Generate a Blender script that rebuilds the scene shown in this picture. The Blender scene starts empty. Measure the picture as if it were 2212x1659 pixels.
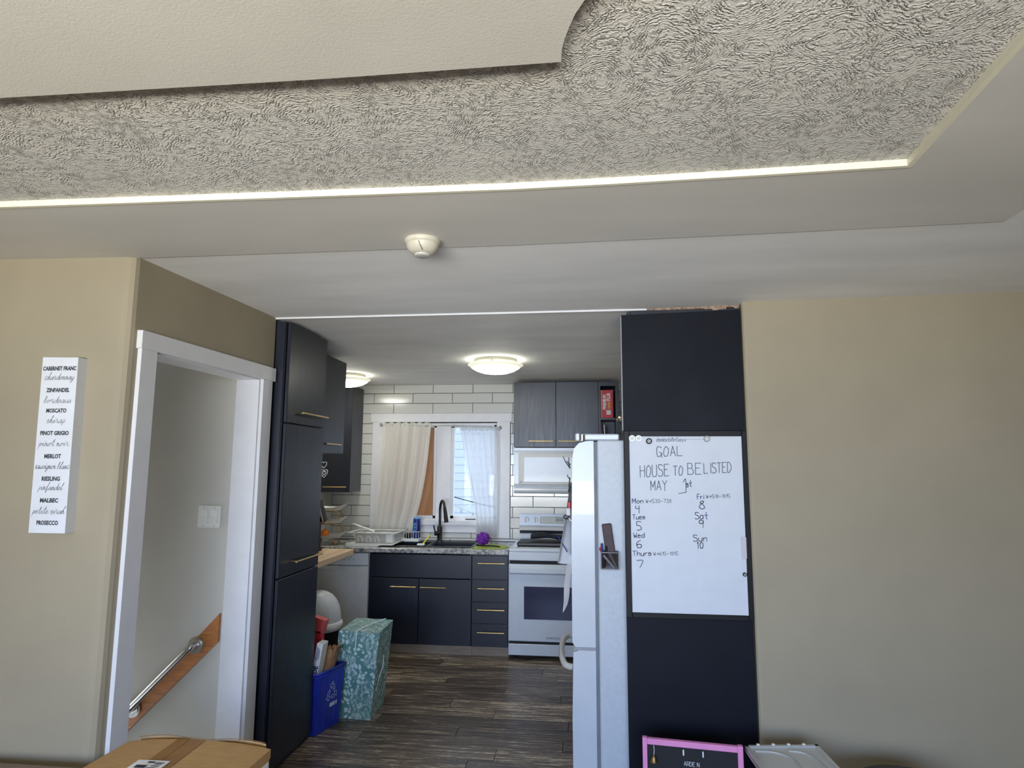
import bpy, math, random
from mathutils import Vector, Matrix, noise as mnoise
random.seed(7)
PI = math.pi
S = bpy.context.scene
C = S.collection

# ------------------------------------------------------------------ camera, world, lights, exposure
cam_d = bpy.data.cameras.new('camera'); cam = bpy.data.objects.new('camera', cam_d); C.objects.link(cam)
cam_d.sensor_width = 36; cam_d.lens = 1380 / 2212 * 36; cam_d.clip_start = .05
rt = (.99399525, .10931645, .0048321); dn = (-.0094997, .13020365, -.99144176); fw = (-.10901005, .9854425, .13046029)
cam.matrix_world = Matrix(((rt[0], -dn[0], -fw[0], 0), (rt[1], -dn[1], -fw[1], 0), (rt[2], -dn[2], -fw[2], 1.6), (0, 0, 0, 1)))
S.camera = cam

W = bpy.data.worlds.new('sky'); S.world = W; W.use_nodes = True
W.node_tree.nodes['Background'].inputs[0].default_value = (.70, .84, 1, 1)
W.node_tree.nodes['Background'].inputs[1].default_value = 2.6

def light(name, typ, loc, target, energy, col, **k):
    d = bpy.data.lights.new(name, typ); d.energy = energy; d.color = col
    for a, v in k.items(): setattr(d, a, v)
    o = bpy.data.objects.new(name, d); C.objects.link(o); o.location = loc
    o.rotation_euler = (Vector(target) - Vector(loc)).to_track_quat('-Z', 'Y').to_euler()
    return o
# daylight through the living room window behind the camera: blue sky coming down, warm ground bounce going up
light('window_sky_light', 'AREA', (-.4, -2.45, 1.7), (-.2, 3.2, -.1), 21.5, (.20, .43, 1), shape='RECTANGLE', size=3.2, size_y=1.0, spread=math.radians(74))
light('window_ground_light', 'AREA', (-.6, -2.45, 1.2), (-.6, .9, 2.72), 31, (1, .95, .80), shape='RECTANGLE', size=3.2, size_y=.5, spread=math.radians(70))
light('window_fill_light', 'AREA', (-.4, -2.5, 1.4), (-.4, 0, 1.4), 56, (.88, .95, 1), shape='RECTANGLE', size=3.2, size_y=1.5)  # added broad fill lamp at the unseen rear window
light('stair_fill_light', 'AREA', (-4.55, 2.78, .33), (-3, 2.85, .4), 12, (.92, .96, 1), shape='RECTANGLE', size=.62, size_y=1.6)  # added fill lamp brightening the stairwell from its unseen end opening
light('sun', 'SUN', (0, 4, 9), (-.6, 9, 0), 1.0, (1, .95, .88), angle=.02)

S.view_settings.view_transform = 'Standard'; S.view_settings.look = 'None'
S.view_settings.exposure = .55; S.view_settings.gamma = 1; S.view_settings.use_curve_mapping = False
S.cycles.max_bounces = 8; S.cycles.diffuse_bounces = 5; S.cycles.glossy_bounces = 4
S.cycles.transparent_max_bounces = 12; S.cycles.caustics_reflective = False; S.cycles.caustics_refractive = False
S.cycles.sample_clamp_indirect = 4; S.cycles.use_denoising = True

# ------------------------------------------------------------------ mesh builder
class MB:
    def __init__(s): s.v = []; s.f = []; s.sm = []; s.m = Matrix.Identity(4)
    def add(s, vs, fs, smooth=False):
        b = len(s.v); s.v += [s.m @ Vector(p) for p in vs]
        for f in fs: s.f.append([b + i for i in f]); s.sm.append(smooth)
        return s
    def box(s, x0, x1, y0, y1, z0, z1, r=0.0):
        if r <= 0:
            vs = [(x, y, z) for x in (x0, x1) for y in (y0, y1) for z in (z0, z1)]
            return s.add(vs, [(0, 1, 3, 2), (4, 6, 7, 5), (0, 4, 5, 1), (2, 3, 7, 6), (0, 2, 6, 4), (1, 5, 7, 3)])
        r = min(r, (x1 - x0) * .49, (y1 - y0) * .49, (z1 - z0) * .49)
        X = (x0, x1); Y = (y0, y1); Z = (z0, z1); vs = []; ix = {}
        for i in (0, 1):
            for j in (0, 1):
                for k in (0, 1):
                    for a in range(3):
                        p = [X[i], Y[j], Z[k]]; sg = [(1, -1)[i], (1, -1)[j], (1, -1)[k]]
                        for b in range(3):
                            if b != a: p[b] += sg[b] * r
                        ix[i, j, k, a] = len(vs); vs.append(tuple(p))
        F = []
        for a in range(3):
            b, c = (a + 1) % 3, (a + 2) % 3
            for s_ in (0, 1):
                q = []
                for u, w in ((0, 0), (1, 0), (1, 1), (0, 1)):
                    t = [0, 0, 0]; t[a] = s_; t[b] = u; t[c] = w; q.append(ix[t[0], t[1], t[2], a])
                F.append(q if s_ else q[::-1])
            for u in (0, 1):
                for w in (0, 1):
                    t0 = [0, 0, 0]; t0[b] = u; t0[c] = w; t1 = t0[:]; t1[a] = 1
                    q = [ix[(*t0, b)], ix[(*t1, b)], ix[(*t1, c)], ix[(*t0, c)]]
                    F.append(q if (u + w) % 2 else q[::-1])
        for i in (0, 1):
            for j in (0, 1):
                for k in (0, 1):
                    q = [ix[i, j, k, a] for a in range(3)]
                    F.append(q if (i + j + k) % 2 else q[::-1])
        return s.add(vs, F)
    def prism(s, poly, a0, a1, ax='z'):
        n = len(poly)
        def P(p, h): return {'z': (p[0], p[1], h), 'y': (p[0], h, p[1]), 'x': (h, p[0], p[1])}[ax]
        vs = [P(p, a0) for p in poly] + [P(p, a1) for p in poly]
        return s.add(vs, [list(range(n))[::-1], list(range(n, 2 * n))] + [(i, (i + 1) % n, n + (i + 1) % n, n + i) for i in range(n)])
    def lathe(s, c, prof, n=32, smooth=True, sx=1, sy=1):
        vs = []; F = []
        for r, z in prof:
            for i in range(n):
                a = 2 * PI * i / n; vs.append((c[0] + r * math.cos(a) * sx, c[1] + r * math.sin(a) * sy, c[2] + z))
        for j in range(len(prof) - 1):
            for i in range(n):
                k = (i + 1) % n; F.append((j * n + i, j * n + k, (j + 1) * n + k, (j + 1) * n + i))
        s.add(vs, F, smooth)
        if prof[0][0] > 1e-5: s.add(vs[:n], [list(range(n))[::-1]])
        if prof[-1][0] > 1e-5: s.add(vs[-n:], [list(range(n))])
        return s
    def cyl(s, p0, p1, r, n=16, r1=None):
        return s.tube([p0, p1], r, n, r1=r1)
    def tube(s, path, r, n=10, r1=None, closed=False):
        P = [Vector(p) for p in path]; m = len(P); vs = []; F = []; up = None
        for i, p in enumerate(P):
            a = P[(i - 1) % m] if (closed or i > 0) else p; b = P[(i + 1) % m] if (closed or i < m - 1) else p
            t = (b - a).normalized()
            if up is None: up = t.orthogonal().normalized()
            up = (up - t * up.dot(t)); up = up.normalized() if up.length > 1e-6 else t.orthogonal().normalized()
            w = t.cross(up); rr = r if r1 is None else r + (r1 - r) * i / max(1, m - 1)
            for k in range(n):
                an = 2 * PI * k / n; vs.append(p + up * math.cos(an) * rr + w * math.sin(an) * rr)
        for i in range(m if closed else m - 1):
            for k in range(n):
                q = (k + 1) % n; j = (i + 1) % m; F.append((i * n + k, i * n + q, j * n + q, j * n + k))
        s.add(vs, F, True)
        if not closed:
            s.add(vs[:n], [list(range(n))[::-1]]); s.add(vs[-n:], [list(range(n))])
        return s
    def sphere(s, c, r, n=20, m=12, sz=1):
        return s.lathe(c, [(max(1e-6, r * math.sin(PI * i / m)), -r * sz * math.cos(PI * i / m)) for i in range(m + 1)], n)
    def grid(s, fn, nu, nv, smooth=True):
        vs = [fn(i / nu, j / nv) for j in range(nv + 1) for i in range(nu + 1)]
        return s.add(vs, [(j * (nu + 1) + i, j * (nu + 1) + i + 1, (j + 1) * (nu + 1) + i + 1, (j + 1) * (nu + 1) + i) for j in range(nv) for i in range(nu)], smooth)
    def stroke(s, pts, w, fr):
        o, u, v = fr
        for a, b in zip(pts, pts[1:]):
            a = Vector(a); b = Vector(b); d = b - a
            if d.length < 1e-7: continue
            d.normalize(); e = d * w * .3; q = Vector((-d.y, d.x)) * w * .5
            s.add([o + u * p.x + v * p.y for p in (a - e - q, b + e - q, b + e + q, a - e + q)], [(0, 1, 2, 3)])
        return s
def smooth_line(pts, n=6):
    if len(pts) < 3: return pts
    P = [pts[0]] + list(pts) + [pts[-1]]; out = []
    for i in range(1, len(P) - 2):
        p0, p1, p2, p3 = [Vector(p) for p in P[i - 1:i + 3]]
        for k in range(n):
            t = k / n
            out.append(.5 * ((2 * p1) + (p2 - p0) * t + (2 * p0 - 5 * p1 + 4 * p2 - p3) * t * t + (3 * p1 - p0 - 3 * p2 + p3) * t ** 3))
    return out + [Vector(pts[-1])]

ORG = {}
def setp(o, label=None, cat=None, group=None, kind=None):
    for k, v in (('label', label), ('category', cat), ('group', group), ('kind', kind)):
        if v: o[k] = v
def thing(name, label, cat, loc, group=None):
    o = bpy.data.objects.new(name, None); C.objects.link(o); o.location = loc; o.empty_display_size = .05
    ORG[o.name] = Vector(loc); setp(o, label, cat, group); return o
def obj(name, mb, m, parent=None, label=None, cat=None, group=None, kind=None, org=None):
    me = bpy.data.meshes.new(name)
    if parent is not None: off = ORG[parent.name]
    elif org is not None: off = Vector(org)
    elif kind == 'structure': off = Vector((0, 0, 0))
    else:
        xs = [v.x for v in mb.v]; ys = [v.y for v in mb.v]; zs = [v.z for v in mb.v]
        off = Vector(((min(xs) + max(xs)) / 2, (min(ys) + max(ys)) / 2, min(zs)))
    me.from_pydata([v - off for v in mb.v], [], mb.f); me.polygons.foreach_set('use_smooth', mb.sm)
    me.materials.append(m); me.update()
    o = bpy.data.objects.new(name, me); C.objects.link(o)
    if parent is not None: o.parent = parent
    else: o.location = off
    ORG[o.name] = off; setp(o, label, cat, group, kind); return o
def B(*a, r=0.0): return MB().box(*a, r=r)

# ------------------------------------------------------------------ lettering
def font_text(mb, body, h, fr, bold=0.0, align='LEFT', sx=1, shear=0):
    cu = bpy.data.curves.new('t', 'FONT'); cu.body = body; cu.size = h / .73; cu.align_x = align; cu.offset = bold; cu.shear = shear
    cu.resolution_u = 2
    t = bpy.data.objects.new('t', cu); C.objects.link(t); bpy.context.view_layer.update()
    me = bpy.data.meshes.new_from_object(t.evaluated_get(bpy.context.evaluated_depsgraph_get()))
    o, u, v = fr
    mb.add([o + u * (p.co.x * sx) + v * p.co.y for p in me.vertices], [list(p.vertices) for p in me.polygons])
    bpy.data.objects.remove(t); bpy.data.curves.remove(cu); bpy.data.meshes.remove(me); return mb
YM = {'a': -1, 'b': -2, 'c': -3, 'd': -4}
def gl(s): return [[(int(p[0]), YM[p[1]] if p[1] in YM else int(p[1])) for p in st.split()] for st in s.split('|')]
PRINT = {k: gl(v) for k, v in {
 'A': '00 39 60|13 53', 'B': '00 09 49 57 45 05|45 63 61 40 00', 'D': '00 09 39 66 63 30 00', 'E': '60 00 09 69|05 45', 'F': '00 09 69|05 45',
 'G': '68 49 19 07 03 10 40 63 34|63 6a', 'H': '00 09|60 69|05 65', 'I': '30 39', 'L': '09 00 60', 'M': '00 09 33 69 60', 'O': '39 17 03 10 40 63 67 39',
 'S': '68 49 19 07 25 45 63 61 40 10 01', 'T': '39 30|09 69', 'U': '09 02 10 50 62 69', 'W': '09 20 35 50 69', 'Y': '09 35 69|35 3a', 'N': '00 09 60 69', 'R': '00 09 49 67 65 44 04|34 60',
 'a': '54 35 15 03 01 10 30 52|55 50', 'b': '09 00 40 53 52 45 05', 'c': '54 35 15 03 01 10 30 51', 'd': '59 50|54 35 15 03 01 10 30 52', 'e': '03 53 44 35 15 03 01 10 50',
 'h': '09 00|03 25 45 54 50', 'i': '25 20|27 28', 'n': '05 00|03 25 45 54 50', 'o': '25 03 01 10 30 52 54 35 25', 'r': '05 00|03 25 45', 's': '54 35 15 04 13 43 52 40 10 01',
 't': '39 31 50|05 65', 'u': '05 01 10 40 52 55|55 50', 'x': '05 50|55 00', 'y': '05 31|55 1c',
 '0': '39 17 12 30 52 57 39', '1': '27 39 30', '3': '08 39 57 35 53 40 01', '4': '09 05 65|59 5b', '5': '69 09 05 35 63 61 30 00', '6': '49 06 02 10 40 52 44 14 03', '7': '09 69 30',
 '8': '59 39 17 36 63 61 30 11 03 36 57 59', '9': '67 49 19 07 05 24 55 67 68|67 5b', '-': '04 64', '>': '04 74|47 74 41'}.items()}
CURS = {k: gl(v) for k, v in {
 'a': '53 34 13 01 20 41 54|54 51 60 72', 'b': '02 37 29 18 11 30 52 43 74', 'c': '54 35 14 11 30 51 72', 'd': '53 34 13 01 20 41 69|69 61 70 82', 'e': '02 43 34 14 11 30 62', 'f': '02 49 39 2c 3b 41 72',
 'g': '53 34 13 01 20 41 54|54 4b 2d 1b 62', 'h': '02 49 39 10|12 34 43 41 50 72', 'i': '02 24 21 30 52|36 37', 'k': '02 39 29 10|12 44 22 50 72', 'l': '02 38 29 11 30 52', 'n': '04 14 10|11 34 43 41 50 72',
 'o': '34 13 01 20 42 34 63', 'p': '14 1d|13 34 53 41 20 11 62', 'r': '02 15 34 41 50 72', 's': '02 35 32 40 10|40 62', 't': '02 39 31 40 62|16 56', 'u': '04 11 30 53|54 51 60 72', 'v': '04 14 30 54 64',
 'x': '04 14 40 51|54 00', 'y': '04 11 30 53|54 4b 2d 1b 62', 'z': '04 44 10 2b 0c|20 62', ' ': ''.join('')}.items() if v}
def hand(mb, text, fr, w_tot, h, sw, font=PRINT, slant=0.0, sm=True, gap=2.2, rise=0.0):
    adv = []; x = 0
    for ch in text:
        g = font.get(ch)
        if g is None: x += 4; continue
        wd = max(p[0] for st in g for p in st); adv.append((x, g)); x += wd + gap
    k = w_tot / max(1, x - gap); q = h / 9
    for x0, g in adv:
        for st in g:
            pts = [((x0 + p[0]) * k + p[1] * q * slant, p[1] * q + (x0 + p[0]) * k * rise) for p in st]
            mb.stroke(smooth_line([Vector(p) for p in pts], 4) if sm else pts, sw, fr)
    return mb
VX, VY, VZ = Vector((1, 0, 0)), Vector((0, 1, 0)), Vector((0, 0, 1))

# ------------------------------------------------------------------ materials
def lin(c): return tuple((x / 255 / 12.92 if x <= 10 else ((x / 255 + .055) / 1.055) ** 2.4) for x in c) + (1,)
class NT:
    def __init__(s, name):
        s.mat = bpy.data.materials.new(name); s.mat.use_nodes = True; s.t = s.mat.node_tree; s.N = s.t.nodes
        s.b = s.N['Principled BSDF']; s.out = s.N['Material Output']
    def n(s, typ, **k):
        x = s.N.new('ShaderNode' + typ)
        for a, v in k.items():
            if a.startswith('i_'):
                key = a[2:]; x.inputs[int(key) if key.isdigit() else key.replace('_', ' ')].default_value = v
            else: setattr(x, a, v)
        return x
    def l(s, a, b): s.t.links.new(a, b)
    def pos(s, scale=(1, 1, 1), rot=(0, 0, 0), src='Object'):
        t = s.n('TexCoord'); m = s.n('Mapping'); m.inputs['Scale'].default_value = scale; m.inputs['Rotation'].default_value = rot
        if src == 'World': g = s.n('NewGeometry'); s.l(g.outputs['Position'], m.inputs[0])
        else: s.l(t.outputs[src], m.inputs[0])
        return m.outputs[0]
    def ramp(s, fac, stops):
        r = s.n('ValToRGB'); e = r.color_ramp.elements
        while len(e) < len(stops): e.new(.5)
        for x, (p, c) in zip(e, stops): x.position = p; x.color = c
        s.l(fac, r.inputs[0]); return r.outputs[0]
    def noise(s, vec, scale, detail=4, rough=.5, dist=0):
        x = s.n('TexNoise'); x.inputs['Scale'].default_value = scale; x.inputs['Detail'].default_value = detail
        x.inputs['Roughness'].default_value = rough; x.inputs['Distortion'].default_value = dist; s.l(vec, x.inputs['Vector']); return x
    def math(s, op, a, b=None):
        x = s.n('Math', operation=op)
        for i, q in enumerate((a, b)):
            if q is None: continue
            if isinstance(q, (int, float)): x.inputs[i].default_value = q
            else: s.l(q, x.inputs[i])
        return x.outputs[0]
    def mix(s, fac, a, b):
        x = s.n('Mix', data_type='RGBA')
        for i, q in ((0, fac), (6, a), (7, b)):
            if isinstance(q, (int, float, tuple)): x.inputs[i].default_value = q
            else: s.l(q, x.inputs[i])
        return x.outputs[2]
    def bump(s, h, strength, dist=.002):
        x = s.n('Bump'); x.inputs['Strength'].default_value = strength; x.inputs['Distance'].default_value = dist
        s.l(h, x.inputs['Height']); s.l(x.outputs[0], s.b.inputs['Normal']); return x
    def set(s, **k):
        for a, v in k.items(): s.b.inputs[a.replace('_', ' ')].default_value = v
        return s
def mat(name, col, rough=.5, metal=0.0, var=.06, scale=12, bump=0.0, bscale=200, bdist=.001, coat=0.0, spec=.5, stretch=(1, 1, 1)):
    m = NT(name); c = lin(col); v = m.pos(stretch)
    d = tuple(max(0, x * (1 - var * 2)) for x in c[:3]) + (1,); e = tuple(min(1, x * (1 + var)) for x in c[:3]) + (1,)
    m.l(m.ramp(m.noise(v, scale).outputs[0], [(.3, d), (.7, e)]), m.b.inputs['Base Color'])
    m.set(Roughness=rough, Metallic=metal); m.b.inputs['Coat Weight'].default_value = coat; m.b.inputs['Specular IOR Level'].default_value = spec
    if bump: m.bump(m.noise(v, bscale, 3).outputs[0], bump, bdist)
    return m.mat
def glow(name, col, strength):
    m = NT(name); m.set(Base_Color=lin(col), Roughness=.3); m.b.inputs['Emission Color'].default_value = lin(col); m.b.inputs['Emission Strength'].default_value = strength; return m.mat

TAN = mat('tan_wall_paint', (160, 149, 126), .75, bump=.15, bscale=260, var=.03, scale=3)
GREYW = mat('grey_wall_paint', (196, 193, 184), .7, bump=.12, bscale=260, var=.03, scale=3)
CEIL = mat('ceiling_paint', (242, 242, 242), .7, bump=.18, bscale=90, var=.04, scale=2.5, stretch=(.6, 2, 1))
CEILB = mat('darkened_ceiling_paint', (217, 215, 211), .7, bump=.18, bscale=90, var=.03, scale=2.5, stretch=(.6, 2, 1))  # ceiling paint colour made darker for the border
TRIMC = mat('cream_gloss_trim', (240, 236, 214), .35, var=.02)
WHITE = mat('white_trim_paint', (222, 221, 222), .4, var=.02)
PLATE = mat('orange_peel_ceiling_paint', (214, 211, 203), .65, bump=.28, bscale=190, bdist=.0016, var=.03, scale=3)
RAW = mat('torn_drywall', (168, 142, 122), .9, var=.3, scale=60, bump=.5, bscale=120)
DARK = mat('dark_subfloor', (28, 24, 21), .8)
LIVF = mat('living_room_floor', (120, 98, 76), .4, var=.25, scale=8, stretch=(1, 8, 1))
GROUT = mat('dark_grout', (70, 70, 66), .9)
BLACKM = mat('black_metal', (14, 14, 17), .38)
BLACKP = mat('black_plastic', (11, 11, 13), .5, spec=.25)
GOLD = mat('brushed_gold', (214, 186, 128), .3, metal=1.0, var=.05)
STEEL = mat('brushed_steel', (205, 203, 200), .28, metal=1.0, var=.05)
APPL = mat('white_appliance_enamel', (205, 211, 217), .32, var=.015, coat=.1)
APPLT = mat('white_textured_enamel', (184, 191, 198), .42, var=.03, bump=.25, bscale=500, scale=40)
APPLG = mat('grey_appliance_front', (212, 212, 210), .45, var=.03)
PLASTW = mat('white_plastic', (226, 226, 220), .35, var=.02)
PLASTG = mat('grey_white_plastic', (196, 195, 188), .4, var=.02)
INK = mat('black_ink', (40, 42, 48), .8); INKB = mat('blue_marker', (36, 48, 120), .7); INKG = mat('faded_grey_marker', (98, 106, 122), .8)
INKW = mat('white_print', (225, 228, 232), .6)
CANV = mat('white_canvas', (222, 224, 228), .7, var=.02, bump=.1, bscale=600)
CRED = mat('red_card', (196, 40, 48), .5, var=.08)
RED = mat('red_plastic', (190, 26, 34), .4)
BLUEP = mat('blue_bin_plastic', (34, 52, 168), .38, var=.06)
PINK = mat('pink_painted_wood', (226, 142, 190), .5, var=.05)
BOARD = mat('black_chalkboard', (16, 16, 19), .7)
KRAFT = mat('brown_kraft_paper', (150, 114, 78), .8, var=.15, scale=20, bump=.5, bscale=25, bdist=.004)
CARDB = mat('corrugated_cardboard', (178, 140, 88), .75, var=.06, scale=30, stretch=(1, 6, 1), bump=.1, bscale=150)
TAPE = mat('brown_packing_tape', (146, 104, 54), .25, var=.08, scale=14)
PAPER = mat('white_paper_label', (226, 226, 222), .6)
ORANGE = mat('orange_peel', (236, 128, 28), .45, bump=.3, bscale=180)
PURPLE = mat('purple_scrubber_mesh', (116, 36, 160), .6, var=.25, scale=60)
LIME = mat('lime_silicone', (150, 166, 40), .5)
YELLOW = mat('yellow_plastic', (226, 206, 70), .4)
NAVYP = mat('navy_can_label', (20, 44, 120), .35)
SKYB = mat('light_blue_label', (96, 160, 214), .4)
OAK = mat('orange_oak', (190, 122, 68), .4, var=.18, scale=9, stretch=(1, 1, 9), coat=.2)
SMOKE = mat('aged_cream_plastic', (208, 202, 184), .45)
LEATH = mat('dark_brown_leather', (66, 48, 50), .6, var=.15, bump=.3)
BRONZE = mat('aged_brass', (150, 126, 84), .4, metal=1.0)
WOODL = mat('light_wood_support', (170, 130, 86), .5, var=.15, scale=20)
BEIGEK = mat('pale_wood_toe_kick', (150, 132, 112), .6, var=.12, scale=10, stretch=(.5, 1, 4))
PLYW = mat('plywood_board', (190, 134, 84), .6, var=.12, scale=5, stretch=(6, 1, .5))
GREYB = mat('grey_battleship_plastic', (150, 150, 156), .5)

def navy(name, col, r0=.30, r1=.52, streak=(14, 14, 1.2), spec=.5):
    m = NT(name); v = m.pos(streak); c = lin(col)
    n1 = m.noise(v, 4, 6, .6).outputs[0]; n2 = m.noise(m.pos((1, 1, 1)), 5, 5, .6).outputs[0]
    m.l(m.ramp(n2, [(.3, tuple(x * .8 for x in c[:3]) + (1,)), (.75, tuple(x * 1.25 for x in c[:3]) + (1,))]), m.b.inputs['Base Color'])
    mr = m.n('MapRange'); m.l(n1, mr.inputs[0]); mr.inputs[1].default_value = .3; mr.inputs[2].default_value = .7; mr.inputs[3].default_value = r0; mr.inputs[4].default_value = r1
    m.l(mr.outputs[0], m.b.inputs['Roughness']); m.bump(n2, .03, .0006); m.b.inputs['Specular IOR Level'].default_value = spec; return m.mat
NAVY = navy('navy_cabinet_paint', (24, 27, 38), .31, .42, (14, 14, 1.2), .52)
NAVYS = navy('navy_satin_panel', (9, 12, 24), .55, .62, (1, 1, 1), .2)

def swirl():
    m = NT('swirled_ceiling_plaster'); v = m.pos((1, 1, 1))
    dn_ = m.noise(v, 3.2, 2); ds = m.n('VectorMath', operation='SCALE'); ds.inputs['Scale'].default_value = .22; m.l(dn_.outputs['Color'], ds.inputs[0])
    ad = m.n('VectorMath', operation='ADD'); m.l(v, ad.inputs[0]); m.l(ds.outputs[0], ad.inputs[1])
    vo = m.n('TexVoronoi'); vo.inputs['Scale'].default_value = 5.2; m.l(ad.outputs[0], vo.inputs['Vector'])
    fine = m.noise(v, 42, 3, .6).outputs[0]
    ph = m.math('ADD', m.math('MULTIPLY', vo.outputs['Distance'], 150.), m.math('MULTIPLY', fine, 26.))
    ridge = m.math('MULTIPLY', m.math('ADD', m.math('SINE', ph), 1.), .5)
    br = m.noise(v, 48, 5, .68).outputs[0]; big = m.noise(v, 6, 3).outputs[0]
    amp = m.math('ADD', .25, m.math('MULTIPLY', big, 1.3))
    h = m.math('MULTIPLY', m.math('MULTIPLY', m.math('POWER', ridge, 1.5), m.math('MINIMUM', m.math('MAXIMUM', m.math('SUBTRACT', m.math('MULTIPLY', br, 5.5), 2.25), .06), 1.5)), amp)
    m.bump(h, 1.0, .007)
    c = lin((224, 221, 216)); m.set(Base_Color=c, Roughness=.62); return m.mat
SWIRL = swirl()

def plank_mat():
    m = NT('worn_dark_vinyl_plank'); oi = m.n('ObjectInfo'); g = m.n('NewGeometry')
    rv = m.math('MULTIPLY', oi.outputs['Random'], 37.); cx = m.n('CombineXYZ'); m.l(rv, cx.inputs[0]); m.l(rv, cx.inputs[2])
    ad = m.n('VectorMath', operation='ADD'); m.l(g.outputs['Position'], ad.inputs[0]); m.l(cx.outputs[0], ad.inputs[1])
    mp = m.n('Mapping'); mp.inputs['Scale'].default_value = (1.6, 26, 1); m.l(ad.outputs[0], mp.inputs[0])
    n1 = m.noise(mp.outputs[0], 2.2, 9, .68, .3).outputs[0]
    mp2 = m.n('Mapping'); mp2.inputs['Scale'].default_value = (9, 60, 1); m.l(ad.outputs[0], mp2.inputs[0])
    n2 = m.noise(mp2.outputs[0], 3, 8, .75).outputs[0]
    f = m.math('ADD', m.math('MULTIPLY', n1, .62), m.math('MULTIPLY', n2, .38))
    f = m.math('ADD', f, m.math('MULTIPLY', m.math('SUBTRACT', oi.outputs['Random'], .5), .08))
    m.l(m.ramp(f, [(.40, lin((46, 38, 33))), (.49, lin((86, 74, 63))), (.545, lin((124, 109, 93))), (.62, lin((226, 210, 182)))]), m.b.inputs['Base Color'])
    m.set(Roughness=.34); m.bump(n2, .25, .0012); return m.mat
PLANK = plank_mat()

def tile_mat():
    m = NT('white_glazed_tile'); m.set(Base_Color=lin((208, 207, 200)), Roughness=.16); m.b.inputs['Coat Weight'].default_value = .2
    m.bump(m.noise(m.pos((1, 1, 1), src='World'), 9, 2).outputs[0], .12, .004); return m.mat
TILE = tile_mat()

def granite():
    m = NT('speckled_grey_countertop'); v = m.pos((1, 1, 1))
    a = m.noise(v, 38, 6, .7).outputs[0]; b = m.noise(v, 9, 3).outputs[0]
    m.l(m.ramp(m.math('ADD', m.math('MULTIPLY', a, .75), m.math('MULTIPLY', b, .25)), [(.36, lin((42, 42, 46))), (.45, lin((120, 120, 118))), (.54, lin((176, 175, 170))), (.7, lin((214, 212, 206)))]), m.b.inputs['Base Color'])
    m.set(Roughness=.25); return m.mat
GRANITE = granite()
def butcher():
    m = NT('butcher_block_wood'); v = m.pos((1, 1, 1)); s_ = m.n('SeparateXYZ'); m.l(v, s_.inputs[0])
    st = m.math('FLOOR', m.math('MULTIPLY', s_.outputs[0], 24.)); wn = m.n('TexWhiteNoise', noise_dimensions='1D'); m.l(st, wn.inputs['W'])
    gr = m.noise(m.pos((30, 2, 30)), 3, 5).outputs[0]
    m.l(m.mix(m.math('ADD', m.math('MULTIPLY', wn.outputs[0], .5), m.math('MULTIPLY', gr, .5)), lin((196, 160, 122)), lin((226, 200, 168))), m.b.inputs['Base Color']); m.set(Roughness=.45); return m.mat
BUTCH = butcher()
def table_wood():
    m = NT('glossy_brown_table_wood'); n = m.noise(m.pos((2, 26, 2)), 3, 7, .7).outputs[0]
    m.l(m.ramp(n, [(.35, lin((84, 54, 34))), (.65, lin((146, 104, 70)))]), m.b.inputs['Base Color']); m.set(Roughness=.18); m.b.inputs['Coat Weight'].default_value = .6; return m.mat
TABLE = table_wood()
def wrap():
    m = NT('teal_floral_gift_wrap'); v = m.pos((1, 1, 1))
    dn_ = m.noise(v, 9, 3); ds = m.n('VectorMath', operation='SCALE'); ds.inputs['Scale'].default_value = .10; m.l(dn_.outputs['Color'], ds.inputs[0])
    ad = m.n('VectorMath', operation='ADD'); m.l(v, ad.inputs[0]); m.l(ds.outputs[0], ad.inputs[1])
    vo = m.n('TexVoronoi'); vo.inputs['Scale'].default_value = 34; m.l(ad.outputs[0], vo.inputs['Vector'])
    big = m.n('TexVoronoi'); big.inputs['Scale'].default_value = 8; m.l(ad.outputs[0], big.inputs['Vector'])
    pet = m.math('SINE', m.math('MULTIPLY', big.outputs['Distance'], 44.))
    lf = m.noise(m.pos((1, 1, .45), (.3, .6, .2)), 26, 5, .6, 2.2).outputs[0]
    k1 = m.ramp(vo.outputs['Distance'], [(.36, (1, 1, 1, 1)), (.48, (0, 0, 0, 1))]); k2 = m.ramp(pet, [(.62, (0, 0, 0, 1)), (.8, (1, 1, 1, 1))]); k3 = m.ramp(lf, [(.49, (0, 0, 0, 1)), (.56, (1, 1, 1, 1))])
    sel = m.ramp(m.noise(v, 6, 1).outputs[0], [(.46, (0, 0, 0, 1)), (.54, (1, 1, 1, 1))])
    k = m.mix(sel, k1, m.mix(.6, k2, k3)); kk = m.math('MULTIPLY', k, .9)
    m.l(m.mix(kk, lin((92, 140, 134)), lin((208, 226, 222))), m.b.inputs['Base Color']); m.set(Roughness=.4); m.bump(m.noise(v, 14, 3).outputs[0], .3, .006); return m.mat
WRAP = wrap()
def sheer(name, col, alpha, tr):
    m = NT(name); d = m.n('BsdfDiffuse'); d.inputs[0].default_value = lin(col); t = m.n('BsdfTranslucent'); t.inputs[0].default_value = lin(col)
    p = m.n('BsdfTransparent'); a = m.n('MixShader'); a.inputs[0].default_value = tr; m.l(d.outputs[0], a.inputs[1]); m.l(t.outputs[0], a.inputs[2])
    b = m.n('MixShader'); b.inputs[0].default_value = alpha; m.l(p.outputs[0], b.inputs[1]); m.l(a.outputs[0], b.inputs[2]); m.l(b.outputs[0], m.out.inputs[0]); return m.mat
SHEERL = sheer('cream_sheer_cloth', (244, 241, 232), .80, .3); SHEERR = sheer('white_sheer_cloth', (232, 233, 236), .66, .5)
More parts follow.
